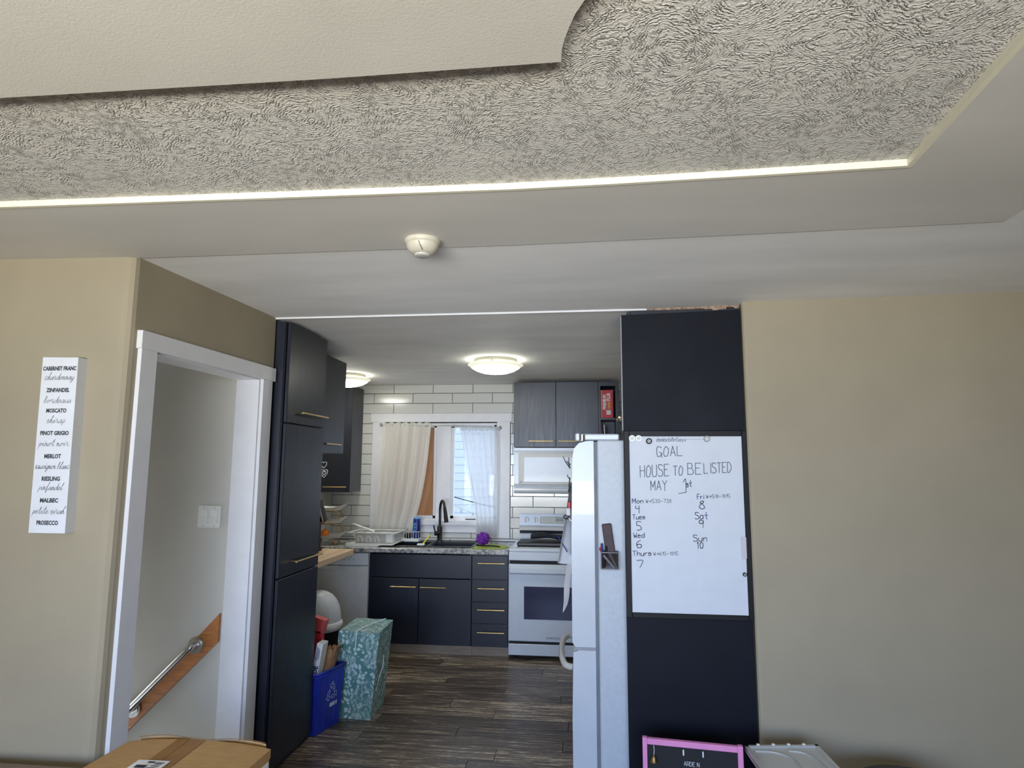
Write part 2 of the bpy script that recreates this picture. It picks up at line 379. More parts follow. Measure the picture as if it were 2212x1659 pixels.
def glass(name, tint=(1, 1, 1, 1), refl=.06):
    m = NT(name); p = m.n('BsdfTransparent'); p.inputs[0].default_value = tint; g = m.n('BsdfGlossy'); g.inputs['Roughness'].default_value = .02
    b = m.n('MixShader'); b.inputs[0].default_value = refl; m.l(p.outputs[0], b.inputs[1]); m.l(g.outputs[0], b.inputs[2]); m.l(b.outputs[0], m.out.inputs[0]); return m.mat
GLASS = glass('window_glass'); CLEAR = glass('clear_acrylic', (.80, .80, .82, 1), .12); TINTG = glass('smoky_tote_plastic', (.55, .56, .68, 1), .12)
OVENG = mat('dark_oven_glass', (30, 25, 58), .16, spec=.35)
def lid_mat():
    m = NT('cloudy_lid_plastic'); m.set(Base_Color=lin((196, 196, 190)), Roughness=.35); m.b.inputs['Transmission Weight'].default_value = .25; return m.mat
LID = lid_mat()
WBOARD = mat('whiteboard_surface', (208, 213, 220), .5, var=.015, spec=.25)
SIDING = mat('shaded_house_siding', (158, 168, 182), .7, var=.02)  # white siding toned grey, its shaded side put into the colour
TOWEL = mat('white_cotton_towel', (236, 237, 240), .9, var=.04, bump=.3, bscale=300)

ZC = 2.43
# ------------------------------------------------------------------ the setting
o = MB(); o.box(-1.83, 4.3, -2.7, 2.95, -.15, 0); o.box(-4.6, -1.83, -2.7, 2.25, -.15, 0); o.box(-2.62, 4.3, 2.95, 6.42, -.15, -.006)
floor = obj('floor', o, DARK, kind='structure')
obj('floor_living', B(-4.5, 4.2, -2.6, 2.2, .0005, .003), LIVF, floor)
PW, PL = .152, 1.22; gap = .0012
full = {}
row = 0; y = 2.96
while y < 6.27:
    y1 = min(y + PW, 6.27); x = -2.5 - random.random() * PL
    if row % 3 == 1: x = -2.5 - ((row * .37) % 1) * PL
    while x < .82:
        a, b = max(x, -2.5), min(x + PL, .82)
        if not (b < -1.84 and y < 3.35) and b - a > .02:
            a2 = max(a, -1.82) if y < 3.36 else a
            key = (round(b - a2, 4), round(y1 - y, 4))
            if b - a2 > .02:
                if key in full:
                    p = bpy.data.objects.new('plank', full[key]); C.objects.link(p); p.parent = floor
                else:
                    L, H_ = key; p = obj('plank', B(gap, L - gap, gap, H_ - gap, -.006, 0, r=.0012), PLANK, floor); full[key] = p.data
                p.location = (a2, y, 0)
        x += PL
    y += PW; row += 1

o = MB(); z1 = ZC + .005
o.prism([(-4.6, 2.165), (-1.80, 2.272), (-1.779, 2.277), (-1.765, 2.287), (-1.7595, 2.303), (-1.754, 2.41), (-1.874, 2.41), (-1.88, 2.40), (-4.6, 2.30)], -.15, z1)
o.prism([(-1.711, 3.226), (-1.705, 3.345), (-1.83, 3.345), (-1.83, 3.226)], -.01, z1)
o.prism([(-1.754, 2.41), (-1.711, 3.226), (-1.83, 3.226), (-1.874, 2.41)], 2.075, z1)
obj('wall_left', o, TAN, kind='structure')
obj('wall_stairwell', B(-4.6, -1.832, 3.24, 3.34, -1.8, z1), GREYW, kind='structure')
o = MB(); o.box(-4.7, -4.6, 2.16, 3.34, -1.8, -.5); o.box(-4.7, -4.6, 2.16, 3.34, 1.15, z1); o.box(-4.7, -4.6, 2.16, 2.45, -.5, 1.15); o.box(-4.7, -4.6, 3.1, 3.34, -.5, 1.15)
obj('wall_stairwell_end', o, GREYW, kind='structure')
obj('wall_stairwell_base', B(-4.6, -1.83, 2.2, 3.24, -1.9, -1.8), GREYW, kind='structure')
st = MB()
for i in range(8): st.box(-1.95 - .25 * i, -1.72 - .25 * i if i else -1.83, 2.41, 3.235, -1.8, -.19 * (i + 1) + .17)
obj('floor_stairs', st, OAK, kind='structure')
rw = lambda x: 3.222 - .0611 * (x - .797)
o = MB(); o.prism([(.805, 3.245), (.797, 3.232), (.803, rw(.803) + .002), (.815, rw(.815)), (4.3, rw(4.3)), (4.3, rw(4.3) + .12), (.805, 3.34)], -.01, z1)
obj('wall_right', o, TAN, kind='structure')
obj('wall_living_right', B(4.2, 4.3, -2.7, 3.05, 0, z1), TAN, kind='structure')
obj('wall_living_left', B(-4.7, -4.6, -2.7, 2.2, 0, z1), TAN, kind='structure')
o = MB(); o.box(-4.7, -2.1, -2.7, -2.6, 0, z1); o.box(1.3, 4.3, -2.7, -2.6, 0, z1); o.box(-2.1, 1.3, -2.7, -2.6, 0, .6); o.box(-2.1, 1.3, -2.7, -2.6, 2.2, z1)
obj('wall_rear', o, TAN, kind='structure')
YB = 6.27
o = MB(); o.box(-2.62, -2.0, YB, YB + .14, -.01, z1); o.box(-.83, .95, YB, YB + .14, -.01, z1); o.box(-2.0, -.83, YB, YB + .14, -.01, 1.09); o.box(-2.0, -.83, YB, YB + .14, 2.04, z1)
wall_back = obj('wall_back', o, GROUT, kind='structure')
obj('wall_kitchen_left', B(-2.62, -2.5, 3.34, YB, -.01, z1), GREYW, kind='structure')
obj('wall_kitchen_right', B(.82, .95, 3.35, YB, -.01, z1), GREYW, kind='structure')

# wall tiles, one object each, with recessed dark joints
TW, TH, TG, TT = .4045, .1015, .0024, .008
OPEN = (-2.105, -.705, .90, 2.139)
tile_full = None
def put_tile(x0, x1, z0, z1_):
    global tile_full
    if x1 - x0 < .012 or z1_ - z0 < .012: return
    w, h = x1 - x0 - 2 * TG, z1_ - z0 - 2 * TG
    if abs(x1 - x0 - TW) < 1e-4 and abs(z1_ - z0 - TH) < 1e-4:
        if tile_full is None: t = obj('tile', B(0, w, -TT, 0, 0, h, r=.0015), TILE, wall_back); tile_full = t.data
        else: t = bpy.data.objects.new('tile', tile_full); C.objects.link(t); t.parent = wall_back
    else: t = obj('tile', B(0, w, -TT, 0, 0, h, r=.0015), TILE, wall_back)
    t.location = (x0 + TG, YB, z0 + TG)
for r_ in range(-13, 3):
    z0 = 2.139 + r_ * TH; zt = min(z0 + TH, ZC); z0c = max(z0, .896)
    if zt - z0c < .012: continue
    off = -1.895 if r_ % 2 == 0 else -1.895 + TW * .5 - .004
    k = -3
    while off + k * TW < .82:
        a, b = max(off + k * TW, -2.5), min(off + (k + 1) * TW, .82); k += 1
        if b - a < .012: continue
        if z0 >= OPEN[3] - 1e-6 or zt <= .94: put_tile(a, b, z0c, zt)
        else:
            if z0 < .975: put_tile(max(a, OPEN[0]), min(b, OPEN[1]), z0c, min(zt, .9735))
            if a < OPEN[0]: put_tile(a, min(b, OPEN[0]), z0c, zt)
            if b > OPEN[1]: put_tile(max(a, OPEN[1]), b, z0c, zt)

# ceiling
o = MB(); o.box(-4.6, 4.3, 2.15, 6.42, ZC, ZC + .12); o.box(1.3, 4.3, -2.7, 2.15, ZC, ZC + .12)
ceiling = obj('ceiling', o, CEIL, kind='structure')
inner = [(-4.6, 1.74), (-1.867, 1.782), (-1.0, 1.80), (-.203, 1.812), (.077, 1.806), (.5, 1.79), (.903, 1.771), (.864, 1.251), (.58, -2.7)]
outer = [(1.15, -2.7), (1.409, 2.116), (1.409, 2.212), (.6, 2.252), (-.255, 2.283), (-1.637, 2.289), (-1.9, 2.28), (-4.6, 2.2)]
zb = ZC - .005
o = MB(); n1 = len(inner)
# strip of quads between the inner and the outer edge so the border stays a clean ring
pi_ = [(-4.6, 1.74), (-1.867, 1.782), (-.203, 1.812), (.5, 1.79), (.903, 1.771), (.864, 1.251), (.58, -2.7)]
po_ = [(-4.6, 2.2), (-1.76, 2.289), (-.255, 2.283), (.6, 2.252), (1.409, 2.212), (1.40, 1.951), (1.15, -2.7)]
for i in range(6):
    o.prism([pi_[i], pi_[i + 1], po_[i + 1], po_[i]][::-1], zb, ZC + .06)
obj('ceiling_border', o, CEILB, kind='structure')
obj('ceiling_textured', B(-4.6, 1.0, -2.7, 1.95, ZC + .0125, ZC + .12), SWIRL, kind='structure')
o = MB()
def off_(poly, d):
    out = []
    for i, p in enumerate(poly):
        a = Vector(poly[max(0, i - 1)]); b = Vector(poly[min(len(poly) - 1, i + 1)])
        if 0 < i < len(poly) - 1:
            t1 = (Vector(p) - a).normalized(); t2 = (b - Vector(p)).normalized(); n_ = (Vector((t1.y, -t1.x)) + Vector((t2.y, -t2.x))).normalized(); k = 1 / max(.35, n_.dot(Vector((t1.y, -t1.x))))
        else: t = (b - a).normalized(); n_ = Vector((t.y, -t.x)); k = 1
        q = Vector(p) + n_ * d * k; out.append((q.x, q.y))
    return out
inn2 = off_(inner, .014)
for i in range(n1 - 1): o.prism([inner[i], inn2[i], inn2[i + 1], inner[i + 1]], zb - .002, ZC + .0125)
obj('trim_1', o, TRIMC, kind='structure')
og = [(-.036, 1.204), (-.035, 1.184), (-.033, 1.163), (-.027, 1.134), (-.017, 1.10), (-.006, 1.068), (.010, 1.037), (.04, .995), (.09, .955), (.15, .93), (.19, .925), (.19, .3), (.19, -2.0), (-4.0, -2.0), (-4.0, 1.20), (-1.293, 1.204), (-.539, 1.210)]
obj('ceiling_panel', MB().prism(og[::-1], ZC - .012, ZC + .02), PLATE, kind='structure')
o = MB(); o.prism([(-1.705, 3.338), (.34, 3.318), (.34, 3.334), (-1.705, 3.356)], ZC - .009, ZC + .004); obj('trim_2', o, WHITE, kind='structure')
o = MB(); xs = .34
while xs < .80:
    w = random.uniform(.02, .06); t_ = random.uniform(.006, .022); y0 = 3.315 - .028 * (xs - .34) / .46
    o.prism([(xs, y0), (min(.80, xs + w), y0 + random.uniform(-.004, .004)), (min(.80, xs + w * .9), y0 + .045), (xs, y0 + .045)], ZC - t_, ZC + .004); xs += w
obj('trim_3', o, RAW, kind='structure')
# door opening to the stairs: lining and casings
lx = lambda y: -1.761 + (y - 2.275) * .0523
o = MB(); JW = .125
for (ya, yb) in ((2.41, 2.428), (3.208, 3.226)): o.prism([(lx(ya) + .002, ya), (lx(yb) + .002, yb), (lx(yb) - JW, yb), (lx(ya) - JW, ya)], 0, 2.06)
o.prism([(lx(2.41) + .002, 2.41), (lx(3.226) + .002, 3.226), (lx(3.226) - JW, 3.226), (lx(2.41) - JW, 2.41)], 2.06, 2.075)
door_1 = obj('door_1', o, WHITE, kind='structure')
def casing(name, ya, yb, za, zb_, t):
    obj(name, MB().prism([(lx(ya) - .001, ya), (lx(ya) + t, ya), (lx(yb) + t, yb), (lx(yb) - .001, yb)], za, zb_), WHITE, door_1)
casing('side_casing', 2.328, 2.415, 0, 2.066, .018); casing('side_casing', 3.222, 3.312, 0, 2.066, .018); casing('head_casing', 2.318, 3.332, 2.066, 2.138, .024)
# kitchen window: casing boards, sashes, panes
window_1 = obj('window_1', (lambda m: (m.box(-2.0, -1.985, YB, YB + .13, 1.09, 2.04), m.box(-.845, -.83, YB, YB + .13, 1.09, 2.04), m.box(-2.0, -.83, YB, YB + .13, 2.025, 2.04), m.box(-2.0, -.83, YB, YB + .13, 1.09, 1.105), m)[-1])(MB()), WHITE, kind='structure')
for nm, a in (('side_casing', (-2.103, -1.992, .93, 2.052)), ('side_casing', (-.838, -.708, .93, 2.052)), ('head_casing', (-2.125, -.69, 2.052, 2.139)), ('apron', (-1.992, -.838, .975, 1.045))):
    obj(nm, B(a[0], a[1], YB - .022, YB, a[2], a[3], r=.002), WHITE, window_1)
obj('sill', B(-2.0, -.83, YB - .045, YB + .06, 1.045, 1.092, r=.004), WHITE, window_1)
for nm, a in (('mullion', (-1.455, -1.305)),): obj(nm, B(a[0], a[1], YB + .03, YB + .10, 1.10, 2.03, r=.004), WHITE, window_1)
def sash(x0, x1):
    m = MB(); w = .028
    m.box(x0, x0 + w, YB + .05, YB + .09, 1.10, 2.03); m.box(x1 - w, x1, YB + .05, YB + .09, 1.10, 2.03); m.box(x0, x1, YB + .05, YB + .09, 2.0, 2.03); m.box(x0, x1, YB + .05, YB + .09, 1.10, 1.13); obj('sash', m, WHITE, window_1)
    obj('pane', B(x0 + .02, x1 - .02, YB + .068, YB + .073, 1.12, 2.01), GLASS, window_1)
sash(-1.305, -.845); sash(-1.985, -1.455)
obj('crank_handle', B(-1.15, -1.04, YB + .0, YB + .03, 1.092, 1.108, r=.004), GREYB, window_1)
obj('plywood_sheet', B(-1.99, -1.45, YB + .10, YB + .118, 1.10, 2.03), PLYW, window_1)

# ------------------------------------------------------------------ outside the kitchen window
hs = thing('neighbour_house', 'white clapboard house with a gable roof seen through the kitchen window', 'house', (-1.5, 13, -1))
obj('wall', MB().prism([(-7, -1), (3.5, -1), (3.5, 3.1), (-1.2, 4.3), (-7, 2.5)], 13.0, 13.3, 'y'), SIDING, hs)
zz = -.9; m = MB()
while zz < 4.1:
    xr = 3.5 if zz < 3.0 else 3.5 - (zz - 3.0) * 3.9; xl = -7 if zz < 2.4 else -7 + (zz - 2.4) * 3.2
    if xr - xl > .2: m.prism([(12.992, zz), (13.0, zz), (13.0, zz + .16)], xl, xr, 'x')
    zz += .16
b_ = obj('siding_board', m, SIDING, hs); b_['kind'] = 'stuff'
obj('roof', MB().prism([(-7.3, 2.45), (-1.2, 4.4), (3.8, 3.1), (3.8, 3.2), (-1.2, 4.52), (-7.3, 2.58)], 12.6, 13.4, 'y'), GREYB, hs)
cb = thing('string_lights', 'black outdoor cable with hanging bulbs beyond the kitchen window', 'string lights', (-1.6, 9.5, 1.2))
def sag(a, b, d, n=14): return [Vector(a).lerp(Vector(b), i / n) - VZ * d * 4 * (i / n) * (1 - i / n) for i in range(n + 1)]
obj('cable', MB().tube(sag((-2.3, 9.3, 1.30), (-.6, 9.6, .88), .03), .007, 5), BLACKP, cb)
obj('cable', MB().tube(sag((-2.2, 9.3, 1.22), (-.5, 9.5, .70), .10), .005, 5), GREYB, cb)
obj('post', MB().cyl((-.5, 9.62, -1.0), (-.5, 9.62, 1.1), .05, 10), GREYB, cb)
for i in range(5):
    p = Vector((-1.95 + i * .17, 9.4, 1.07 - i * .055)); obj('bulb', MB().lathe(p, [(.001, -.075), (.018, -.065), (.022, -.045), (.010, -.015), (.010, 0), (.001, .004)], 10), CLEAR if i % 2 else GREYB, cb)
obj('ground_outside', B(-30, 30, 6.6, 40, -1.2, -1.0), mat('outdoor_concrete', (150, 150, 148), .9), kind='structure')
obj('ground_front', B(-30, 30, -40, -2.75, -.8, -.6), mat('dry_lawn', (140, 134, 100), .95), kind='structure')

# ------------------------------------------------------------------ cabinets
def bar_handle(parent, axis, c, L, out, r=.0055):
    c = Vector(c); ax = Vector(axis); ov = Vector(out); m = MB()
    m.tube([c - ax * L / 2, c + ax * L / 2], r, 10)
    for s_ in (-1, 1): m.tube([c + ax * s_ * (L / 2 - .022), c + ax * s_ * (L / 2 - .022) - ov], r * .8, 8)
    return obj('handle', m, GOLD, parent, label='slim brushed gold bar handle')
# tall pantry
pt = thing('pantry_cabinet', 'tall navy pantry cabinet beside the stair doorway', 'cabinet', (-1.95, 3.62, 0))
obj('body', B(-2.3, -1.648, 3.362, 3.89, 0, 2.412), NAVY, pt)
obj('side_panel', B(-1.70, -1.652, 3.352, 3.3615, 0, 2.412), NAVY, pt)
for z0, z1_, hz in ((1.845, 2.408, 1.909), (1.005, 1.838, 1.074), (.03, .998, None)):
    d = obj('door', B(-1.646, -1.626, 3.372, 3.888, z0, z1_, r=.0025), NAVY, pt)
    if hz: bar_handle(d, VY, (-1.598, 3.70, hz), .365, (.028, 0, 0))
# deep wall cabinet past the pantry
uc = thing('wall_cabinet', 'short navy wall cabinet hung just past the tall pantry', 'cabinet', (-2.15, 4.3, 1.70))
obj('body', B(-2.495, -1.808, 3.95, 4.655, 1.70, 2.385), NAVY, uc)
d = obj('door', B(-1.806, -1.787, 3.955, 4.655, 1.70, 2.388, r=.0025), NAVY, uc); bar_handle(d, VY, (-1.76, 4.40, 1.762), .28, (.028, 0, 0))
# corner wall cabinet
cc = thing('wall_cabinet', 'navy wall cabinet in the corner beside the window, gold handle low on its door', 'cabinet', (-2.35, 6.1, 1.365))
obj('body', B(-2.498, -2.21, 5.962, YB - .009, 1.365, 2.385), NAVY, cc)
d = obj('door', B(-2.496, -2.205, 5.94, 5.96, 1.365, 2.385, r=.0025), NAVY, cc); bar_handle(d, VX, (-2.345, 5.912, 1.414), .23, (0, -.028, 0))
m = MB()
for c_, w in (((-2.468, 1.625), (.03, .035)), ((-2.462, 1.545), (.036, .045)), ((-2.462, 1.545), (.018, .02))):
    m.tube([(c_[0] + w[0] * math.sin(t) ** 3, 5.937, c_[1] + w[1] * (.81 * math.cos(t) - .31 * math.cos(2 * t) - .12 * math.cos(3 * t))) for t in [2 * PI * i / 24 for i in range(24)]], .0035, 6, closed=True)
obj('decal', m, INKW, cc, label='white outline decal on the navy door')
# wall cabinets over the stove
ur = thing('wall_cabinet', 'two-door navy wall cabinet with an open cubby above the white microwave', 'cabinet', (-.15, 6.1, 1.79))
m = MB(); m.box(-.637, .149, 5.962, YB - .009, 1.793, 2.40); m.box(.149, .168, 5.945, YB - .009, 1.793, 2.40); m.box(.305, .335, 5.945, YB - .009, 1.793, 2.40)
m.box(.168, .305, 5.945, YB - .009, 2.36, 2.40); m.box(.168, .305, 5.95, YB - .009, 2.045, 2.063); m.box(.168, .305, YB - .03, YB - .009, 1.793, 2.40); m.box(.168, .305, 5.95, YB - .009, 1.793, 1.811)
obj('body', m, NAVY, ur)
for x0, x1, hx in ((-.638, -.247, -.382), (-.243, .147, -.11)):
    d = obj('door', B(x0, x1, 5.94, 5.96, 1.793, 2.402, r=.0025), NAVY, ur); bar_handle(d, VX, (hx, 5.912, 1.848), .225, (0, -.028, 0))
cx_ = thing('cracker_box', 'red cracker box standing on end in the open cubby', 'box', (.233, 6.0, 2.063))
obj('carton', B(.172, .284, 5.965, 6.22, 2.0635, 2.325, r=.002), CRED, cx_)
obj('edge_stripe', B(.172, .181, 5.9635, 5.966, 2.066, 2.322), mat('pale_red_card', (226, 130, 124), .5), cx_)
for t_, x_, z_, sx_w in (('PREMIUM', .219, 2.142, .82), ('PLUS', .256, 2.222, .82)):
    m = MB(); font_text(m, t_, .030, (Vector((x_, 5.9625, z_)), VZ, -VX), bold=.0022, sx=sx_w); l_ = obj('lettering', m, PAPER, cx_, label='white block capitals'); l_['kind'] = 'stuff'
obj('picture', B(.234, .258, 5.9625, 5.9655, 2.148, 2.215), mat('golden_cracker_print', (214, 140, 70), .5), cx_)
obj('emblem', MB().box(.222, .262, 5.963, 5.9655, 2.095, 2.136).box(.232, .252, 5.9615, 5.963, 2.105, 2.126), PAPER, cx_)
for i, (x, t_, c_) in enumerate(((.182, .10, CRED), (.204, .05, PAPER))):
    m = MB(); m.m = Matrix.Translation((x, 0, 1.812)) @ Matrix.Rotation(-t_, 4, 'Y'); m.box(0, .009, 5.97, 6.19, 0, .19)
    obj('notebook', m, c_, label=('thin red booklet leaning in the lower cubby above the fridge', 'thin white booklet leaning in the lower cubby above the fridge')[i], cat='booklet')
# base cabinets
YF = 5.65
sc_ = thing('sink_cabinet', 'navy two-door base cabinet under the black sink', 'cabinet', (-1.42, 5.95, 0))
obj('body', MB().box(-1.884, -1.866, YF + .001, YB - .012, .085, .853).box(-0.986, -0.968, YF + .001, YB - .012, .085, .853).box(-1.884, -0.968, YF + .001, YB - .012, .085, .103).box(-1.884, -0.968, YB - .024, YB - .012, .085, .853), NAVY, sc_)
obj('toe_kick', B(-1.884, -.968, YF + .035, YF + .06, 0, .085), BEIGEK, sc_)
obj('front_panel', B(-1.882, -.968, YF - .019, YF, .645, .845, r=.0025), NAVY, sc_)
for x0, x1, hx in ((-1.882, -1.435, -1.565), (-1.431, -.968, -1.30)):
    d = obj('door', B(x0, x1, YF - .019, YF, .088, .638, r=.0025), NAVY, sc_); bar_handle(d, VX, (hx, YF - .047, .569), .23, (0, -.028, 0))
dr = thing('drawer_cabinet', 'narrow navy four-drawer base cabinet between sink and stove', 'cabinet', (-.80, 5.95, 0))
obj('body', B(-.966, -.648, YF + .001, YB - .012, .085, .853), NAVY, dr)
obj('toe_kick', B(-.966, -.648, YF + .035, YF + .06, 0, .085), BEIGEK, dr)
for z0, z1_, hz in ((.647, .845, .783), (.458, .640, .572), (.279, .451, .395), (.088, .272, .209)):
    d = obj('drawer', B(-.964, -.650, YF - .019, YF, z0, z1_, r=.0025), NAVY, dr); bar_handle(d, VX, (-.793, YF - .047, hz), .232, (0, -.028, 0))
hb = thing('base_cabinet', 'navy base cabinet behind the pantry under the butcher block', 'cabinet', (-2.4, 4.8, 0))
obj('body', B(-2.495, -2.32, 4.0, 5.40, .09, .849), NAVY, hb); obj('toe_kick', B(-2.495, -2.36, 4.0, 5.40, 0, .09), BEIGEK, hb)
obj('butcher_block', B(-2.495, -1.975, 3.95, 5.485, .85, .90, r=.004), BUTCH, label='pale butcher block counter jutting out past the pantry', cat='countertop')
# dishwasher
dw = thing('dishwasher', 'light grey dishwasher under the end of the speckled counter', 'dishwasher', (-2.19, 5.95, 0))
obj('body', B(-2.487, -1.890, YF + .0, YB - .012, .09, .848), APPLG, dw); obj('kick_plate', B(-2.48, -1.896, YF + .05, YF + .07, 0, .09), BLACKP, dw)
obj('door', B(-2.487, -1.893, YF - .025, YF - .001, .10, .735, r=.004), APPLG, dw)
obj('control_panel', B(-2.487, -1.893, YF - .030, YF - .001, .740, .845, r=.004), APPL, dw)
m = MB()
for i in range(7): m.box(-2.16 + i * .022, -2.148 + i * .022, YF - .032, YF - .0299, .785 + (i % 2) * .018, .795 + (i % 2) * .018)
obj('button', m, GREYB, dw)
obj('handle_recess', MB().prism([(-2.36 + .0, .735), (-2.16, .735), (-2.18, .712), (-2.22, .700), (-2.30, .700), (-2.34, .712)], YF - .0275, YF - .02, 'y'), PLASTW, dw)
# counter with the sink cut-out
m = MB(); y0, y1 = YF - .035, YB - .0095
m.box(-2.495, -1.79, y0, y1, .856, .895, r=.004); m.box(-.985, -.648, y0, y1, .856, .895, r=.004); m.box(-1.79, -.985, y0, 5.745, .856, .895, r=.004); m.box(-1.79, -.985, 6.115, y1, .856, .895, r=.004)
obj('countertop', m, GRANITE, label='speckled grey countertop running along the back wall under the window', cat='countertop')
sk = thing('kitchen_sink', 'black double-bowl sink set into the speckled counter', 'sink', (-1.39, 5.93, .895))
m = MB(); a, b, c_, d_ = -1.81, -.97, 5.725, 6.135
m.box(a, b, c_, c_ + .03, .8955, .906, r=.003); m.box(a, b, d_ - .075, d_, .8955, .906, r=.003); m.box(a, a + .03, c_, d_, .8955, .906, r=.003); m.box(b - .03, b, c_, d_, .8955, .906, r=.003); m.box(-1.42, -1.385, c_, d_, .8955, .904, r=.003)
obj('rim', m, BLACKM, sk)
for x0, x1 in ((-1.78, -1.42), (-1.385, -1.0)):
    m = MB(); y0, y1, zb_ = 5.752, 6.062, .86 - .14
    m.box(x0 + .002, x1 - .002, y0, y1, zb_, zb_ + .006); m.box(x0 + .002, x0 + .008, y0, y1, zb_, .898); m.box(x1 - .008, x1 - .002, y0, y1, zb_, .898); m.box(x0, x1, y0, y0 + .006, zb_, .898); m.box(x0, x1, y1 - .006, y1, zb_, .898)
    obj('bowl', m, BLACKM, sk)
fc = thing('faucet', 'tall black gooseneck kitchen faucet behind the sink', 'faucet', (-1.36, 6.10, .906))
m = MB(); m.lathe((-1.36, 6.10, .9062), [(.033, 0), (.033, .006), (.024, .010), (.024, .13), (.020, .14), (.0145, .15)], 20); obj('base', m, BLACKM, fc)
pth = [(-1.36, 6.10, 1.03), (-1.36, 6.10, 1.20)] + [(-1.36 + .055 * (1 - math.cos(t)) * .62, 6.10 - .11 * (1 - math.cos(t)) * .5, 1.20 + .088 * math.sin(t)) for t in [PI * i / 14 for i in range(1, 14)]]
obj('spout', MB().tube(pth, .0125, 12), BLACKM, fc)
e = Vector(pth[-1]); obj('spray_head', MB().tube([e + VZ * .01, e + Vector((.012, -.012, -.05)), e + Vector((.024, -.024, -.125))], .015, 14, r1=.021), BLACKM, fc)
obj('lever', MB().tube([(-1.36, 6.08, .985), (-1.40, 6.06, .985)], .022, 14).tube([(-1.395, 6.06, .99), (-1.41, 6.055, 1.06)], .007, 8), BLACKM, fc)

# ------------------------------------------------------------------ stove, microwave, fridge
sv = thing('stove', 'white electric range with dark oven window right of the drawers', 'stove', (-.26, 5.95, 0))
x0, x1 = -.640, .117
obj('body', B(x0, x1, YF - .03, YB - .012, .035, .885), APPL, sv)
for x in (x0 + .05, x1 - .05):
    for y in (YF + .05, YB - .08): obj('foot', MB().cyl((x, y, 0), (x, y, .035), .018, 10), BLACKP, sv)
obj('cooktop', B(x0 - .003, x1 + .003, YF - .045, 6.17, .885, .915, r=.008), APPL, sv)
obj('cooktop_glass', B(x0 + .03, x1 - .03, YF + .03, 6.14, .9152, .918), mat('grey_ceramic_glass', (150, 150, 152), .12), sv)
obj('front_rail', B(x0, x1, YF - .05, YF - .028, .815, .885, r=.004), APPL, sv)
obj('vent_gap', B(x0 + .005, x1 - .005, YF - .036, YF - .028, .785, .815), BLACKP, sv)
d = obj('oven_door', B(x0, x1, YF - .062, YF - .031, .155, .785, r=.005), APPL, sv)
obj('handle', MB().box(x0 + .004, x1 - .004, YF - .10, YF - .062, .705, .772, r=.014), APPL, d)
obj('window', B(-.507, -.015, YF - .0645, YF - .0615, .335, .603), OVENG, d)
m = MB(); font_text(m, 'SAMSUNG', .016, (Vector((-.262, YF - .0632, .180)), VX, VZ), bold=.001, align='CENTER', sx=1.15); obj('lettering', m, GREYB, d)
obj('drawer', B(x0, x1, YF - .058, YF - .031, .040, .132, r=.004), APPL, sv); obj('drawer_gap', B(x0 + .005, x1 - .005, YF - .04, YF - .031, .132, .155), BLACKP, sv)
obj('backguard', MB().prism([(6.18, .915), (YB - .012, .915), (YB - .012, 1.165), (6.215, 1.165), (6.205, 1.06), (6.175, 1.03)], -.607, .085, 'x'), APPL, sv)
obj('vent_slot', B(-.600, .078, 6.165, 6.181, .988, 1.016), BLACKP, sv); obj('trim_band', B(-.607, .085, 6.166, 6.18, 1.016, 1.045), PLASTG, sv)
obj('panel_band', B(-.41, -.12, 6.196, 6.21, 1.076, 1.142, r=.003), mat('cream_panel_band', (196, 196, 178), .35), sv); obj('display', B(-.262, -.190, 6.194, 6.197, 1.100, 1.132), mat('blue_grey_display', (54, 72, 104), .2), sv)
for x in (-.546, -.456, .0, .06):
    k = obj('knob', MB().tube([(x, 6.205, 1.112), (x, 6.165, 1.114)], .026, 20), PLASTW, sv); obj('grip', B(x - .005, x + .005, 6.158, 6.168, 1.09, 1.138, r=.002), PLASTG, k)
gp = thing('griddle_pan', 'flat black griddle pan on the stove top', 'pan', (-.33, 5.86, .918))
obj('plate', B(-.585, -.13, 5.74, 6.02, .9185, .952, r=.008), BLACKM, gp); obj('handle', B(-.13, -.06, 5.85, 5.90, .933, .948, r=.005), BLACKM, gp)
def mitt(u, v):
    w = math.sin(PI * v); x = -.47 + .36 * u; prof = .5 + .5 * math.sin(u * PI * .9 + .3)
    a = 2 * PI * v; return (x, 5.87 + .075 * prof * math.cos(a) + .01 * math.sin(9 * u), .990 + (.026 * prof * math.sin(a)) * (1 + .3 * math.sin(7 * u + 1)) + .012 * math.sin(u * 5))
obj('oven_mitt', MB().grid(mitt, 20, 14), mat('charcoal_quilted_cloth', (34, 36, 46), .9, var=.2, bump=.5, bscale=90, bdist=.004), label='dark padded oven mitt lying on the griddle pan', cat='oven mitt')
mw = thing('microwave', 'white over-the-range microwave under the wall cabinet', 'microwave', (-.25, 6.05, 1.365))
obj('body', B(-.63, .130, 5.885, YB - .0095, 1.37, 1.787, r=.004), APPL, mw)
d = obj('door', MB().prism([(5.886, 1.43), (5.868, 1.436), (5.862, 1.46), (5.862, 1.735), (5.868, 1.75), (5.886, 1.754)], -.626, .0, 'x'), APPL, mw)
obj('window_frame', B(-.585, -.035, 5.857, 5.863, 1.452, 1.735, r=.005), PLASTG, d); obj('window', B(-.535, -.07, 5.8545, 5.858, 1.475, 1.70, r=.003), APPL, d)
obj('emblem', MB().cyl((-.56, 5.8575, 1.476), (-.56, 5.855, 1.476), .009, 14), GREYB, d)
obj('control_panel', B(.004, .128, 5.866, 5.886, 1.43, 1.754, r=.003), PLASTG, mw)
obj('top_grille', MB().prism([(5.886, 1.757), (5.874, 1.76), (5.874, 1.783), (5.886, 1.786)], -.626, .128, 'x'), APPL, mw)
obj('bottom_vent', MB().prism([(5.886, 1.375), (5.850, 1.382), (5.842, 1.40), (5.850, 1.418), (5.886, 1.426)], -.626, .128, 'x'), APPL, mw)
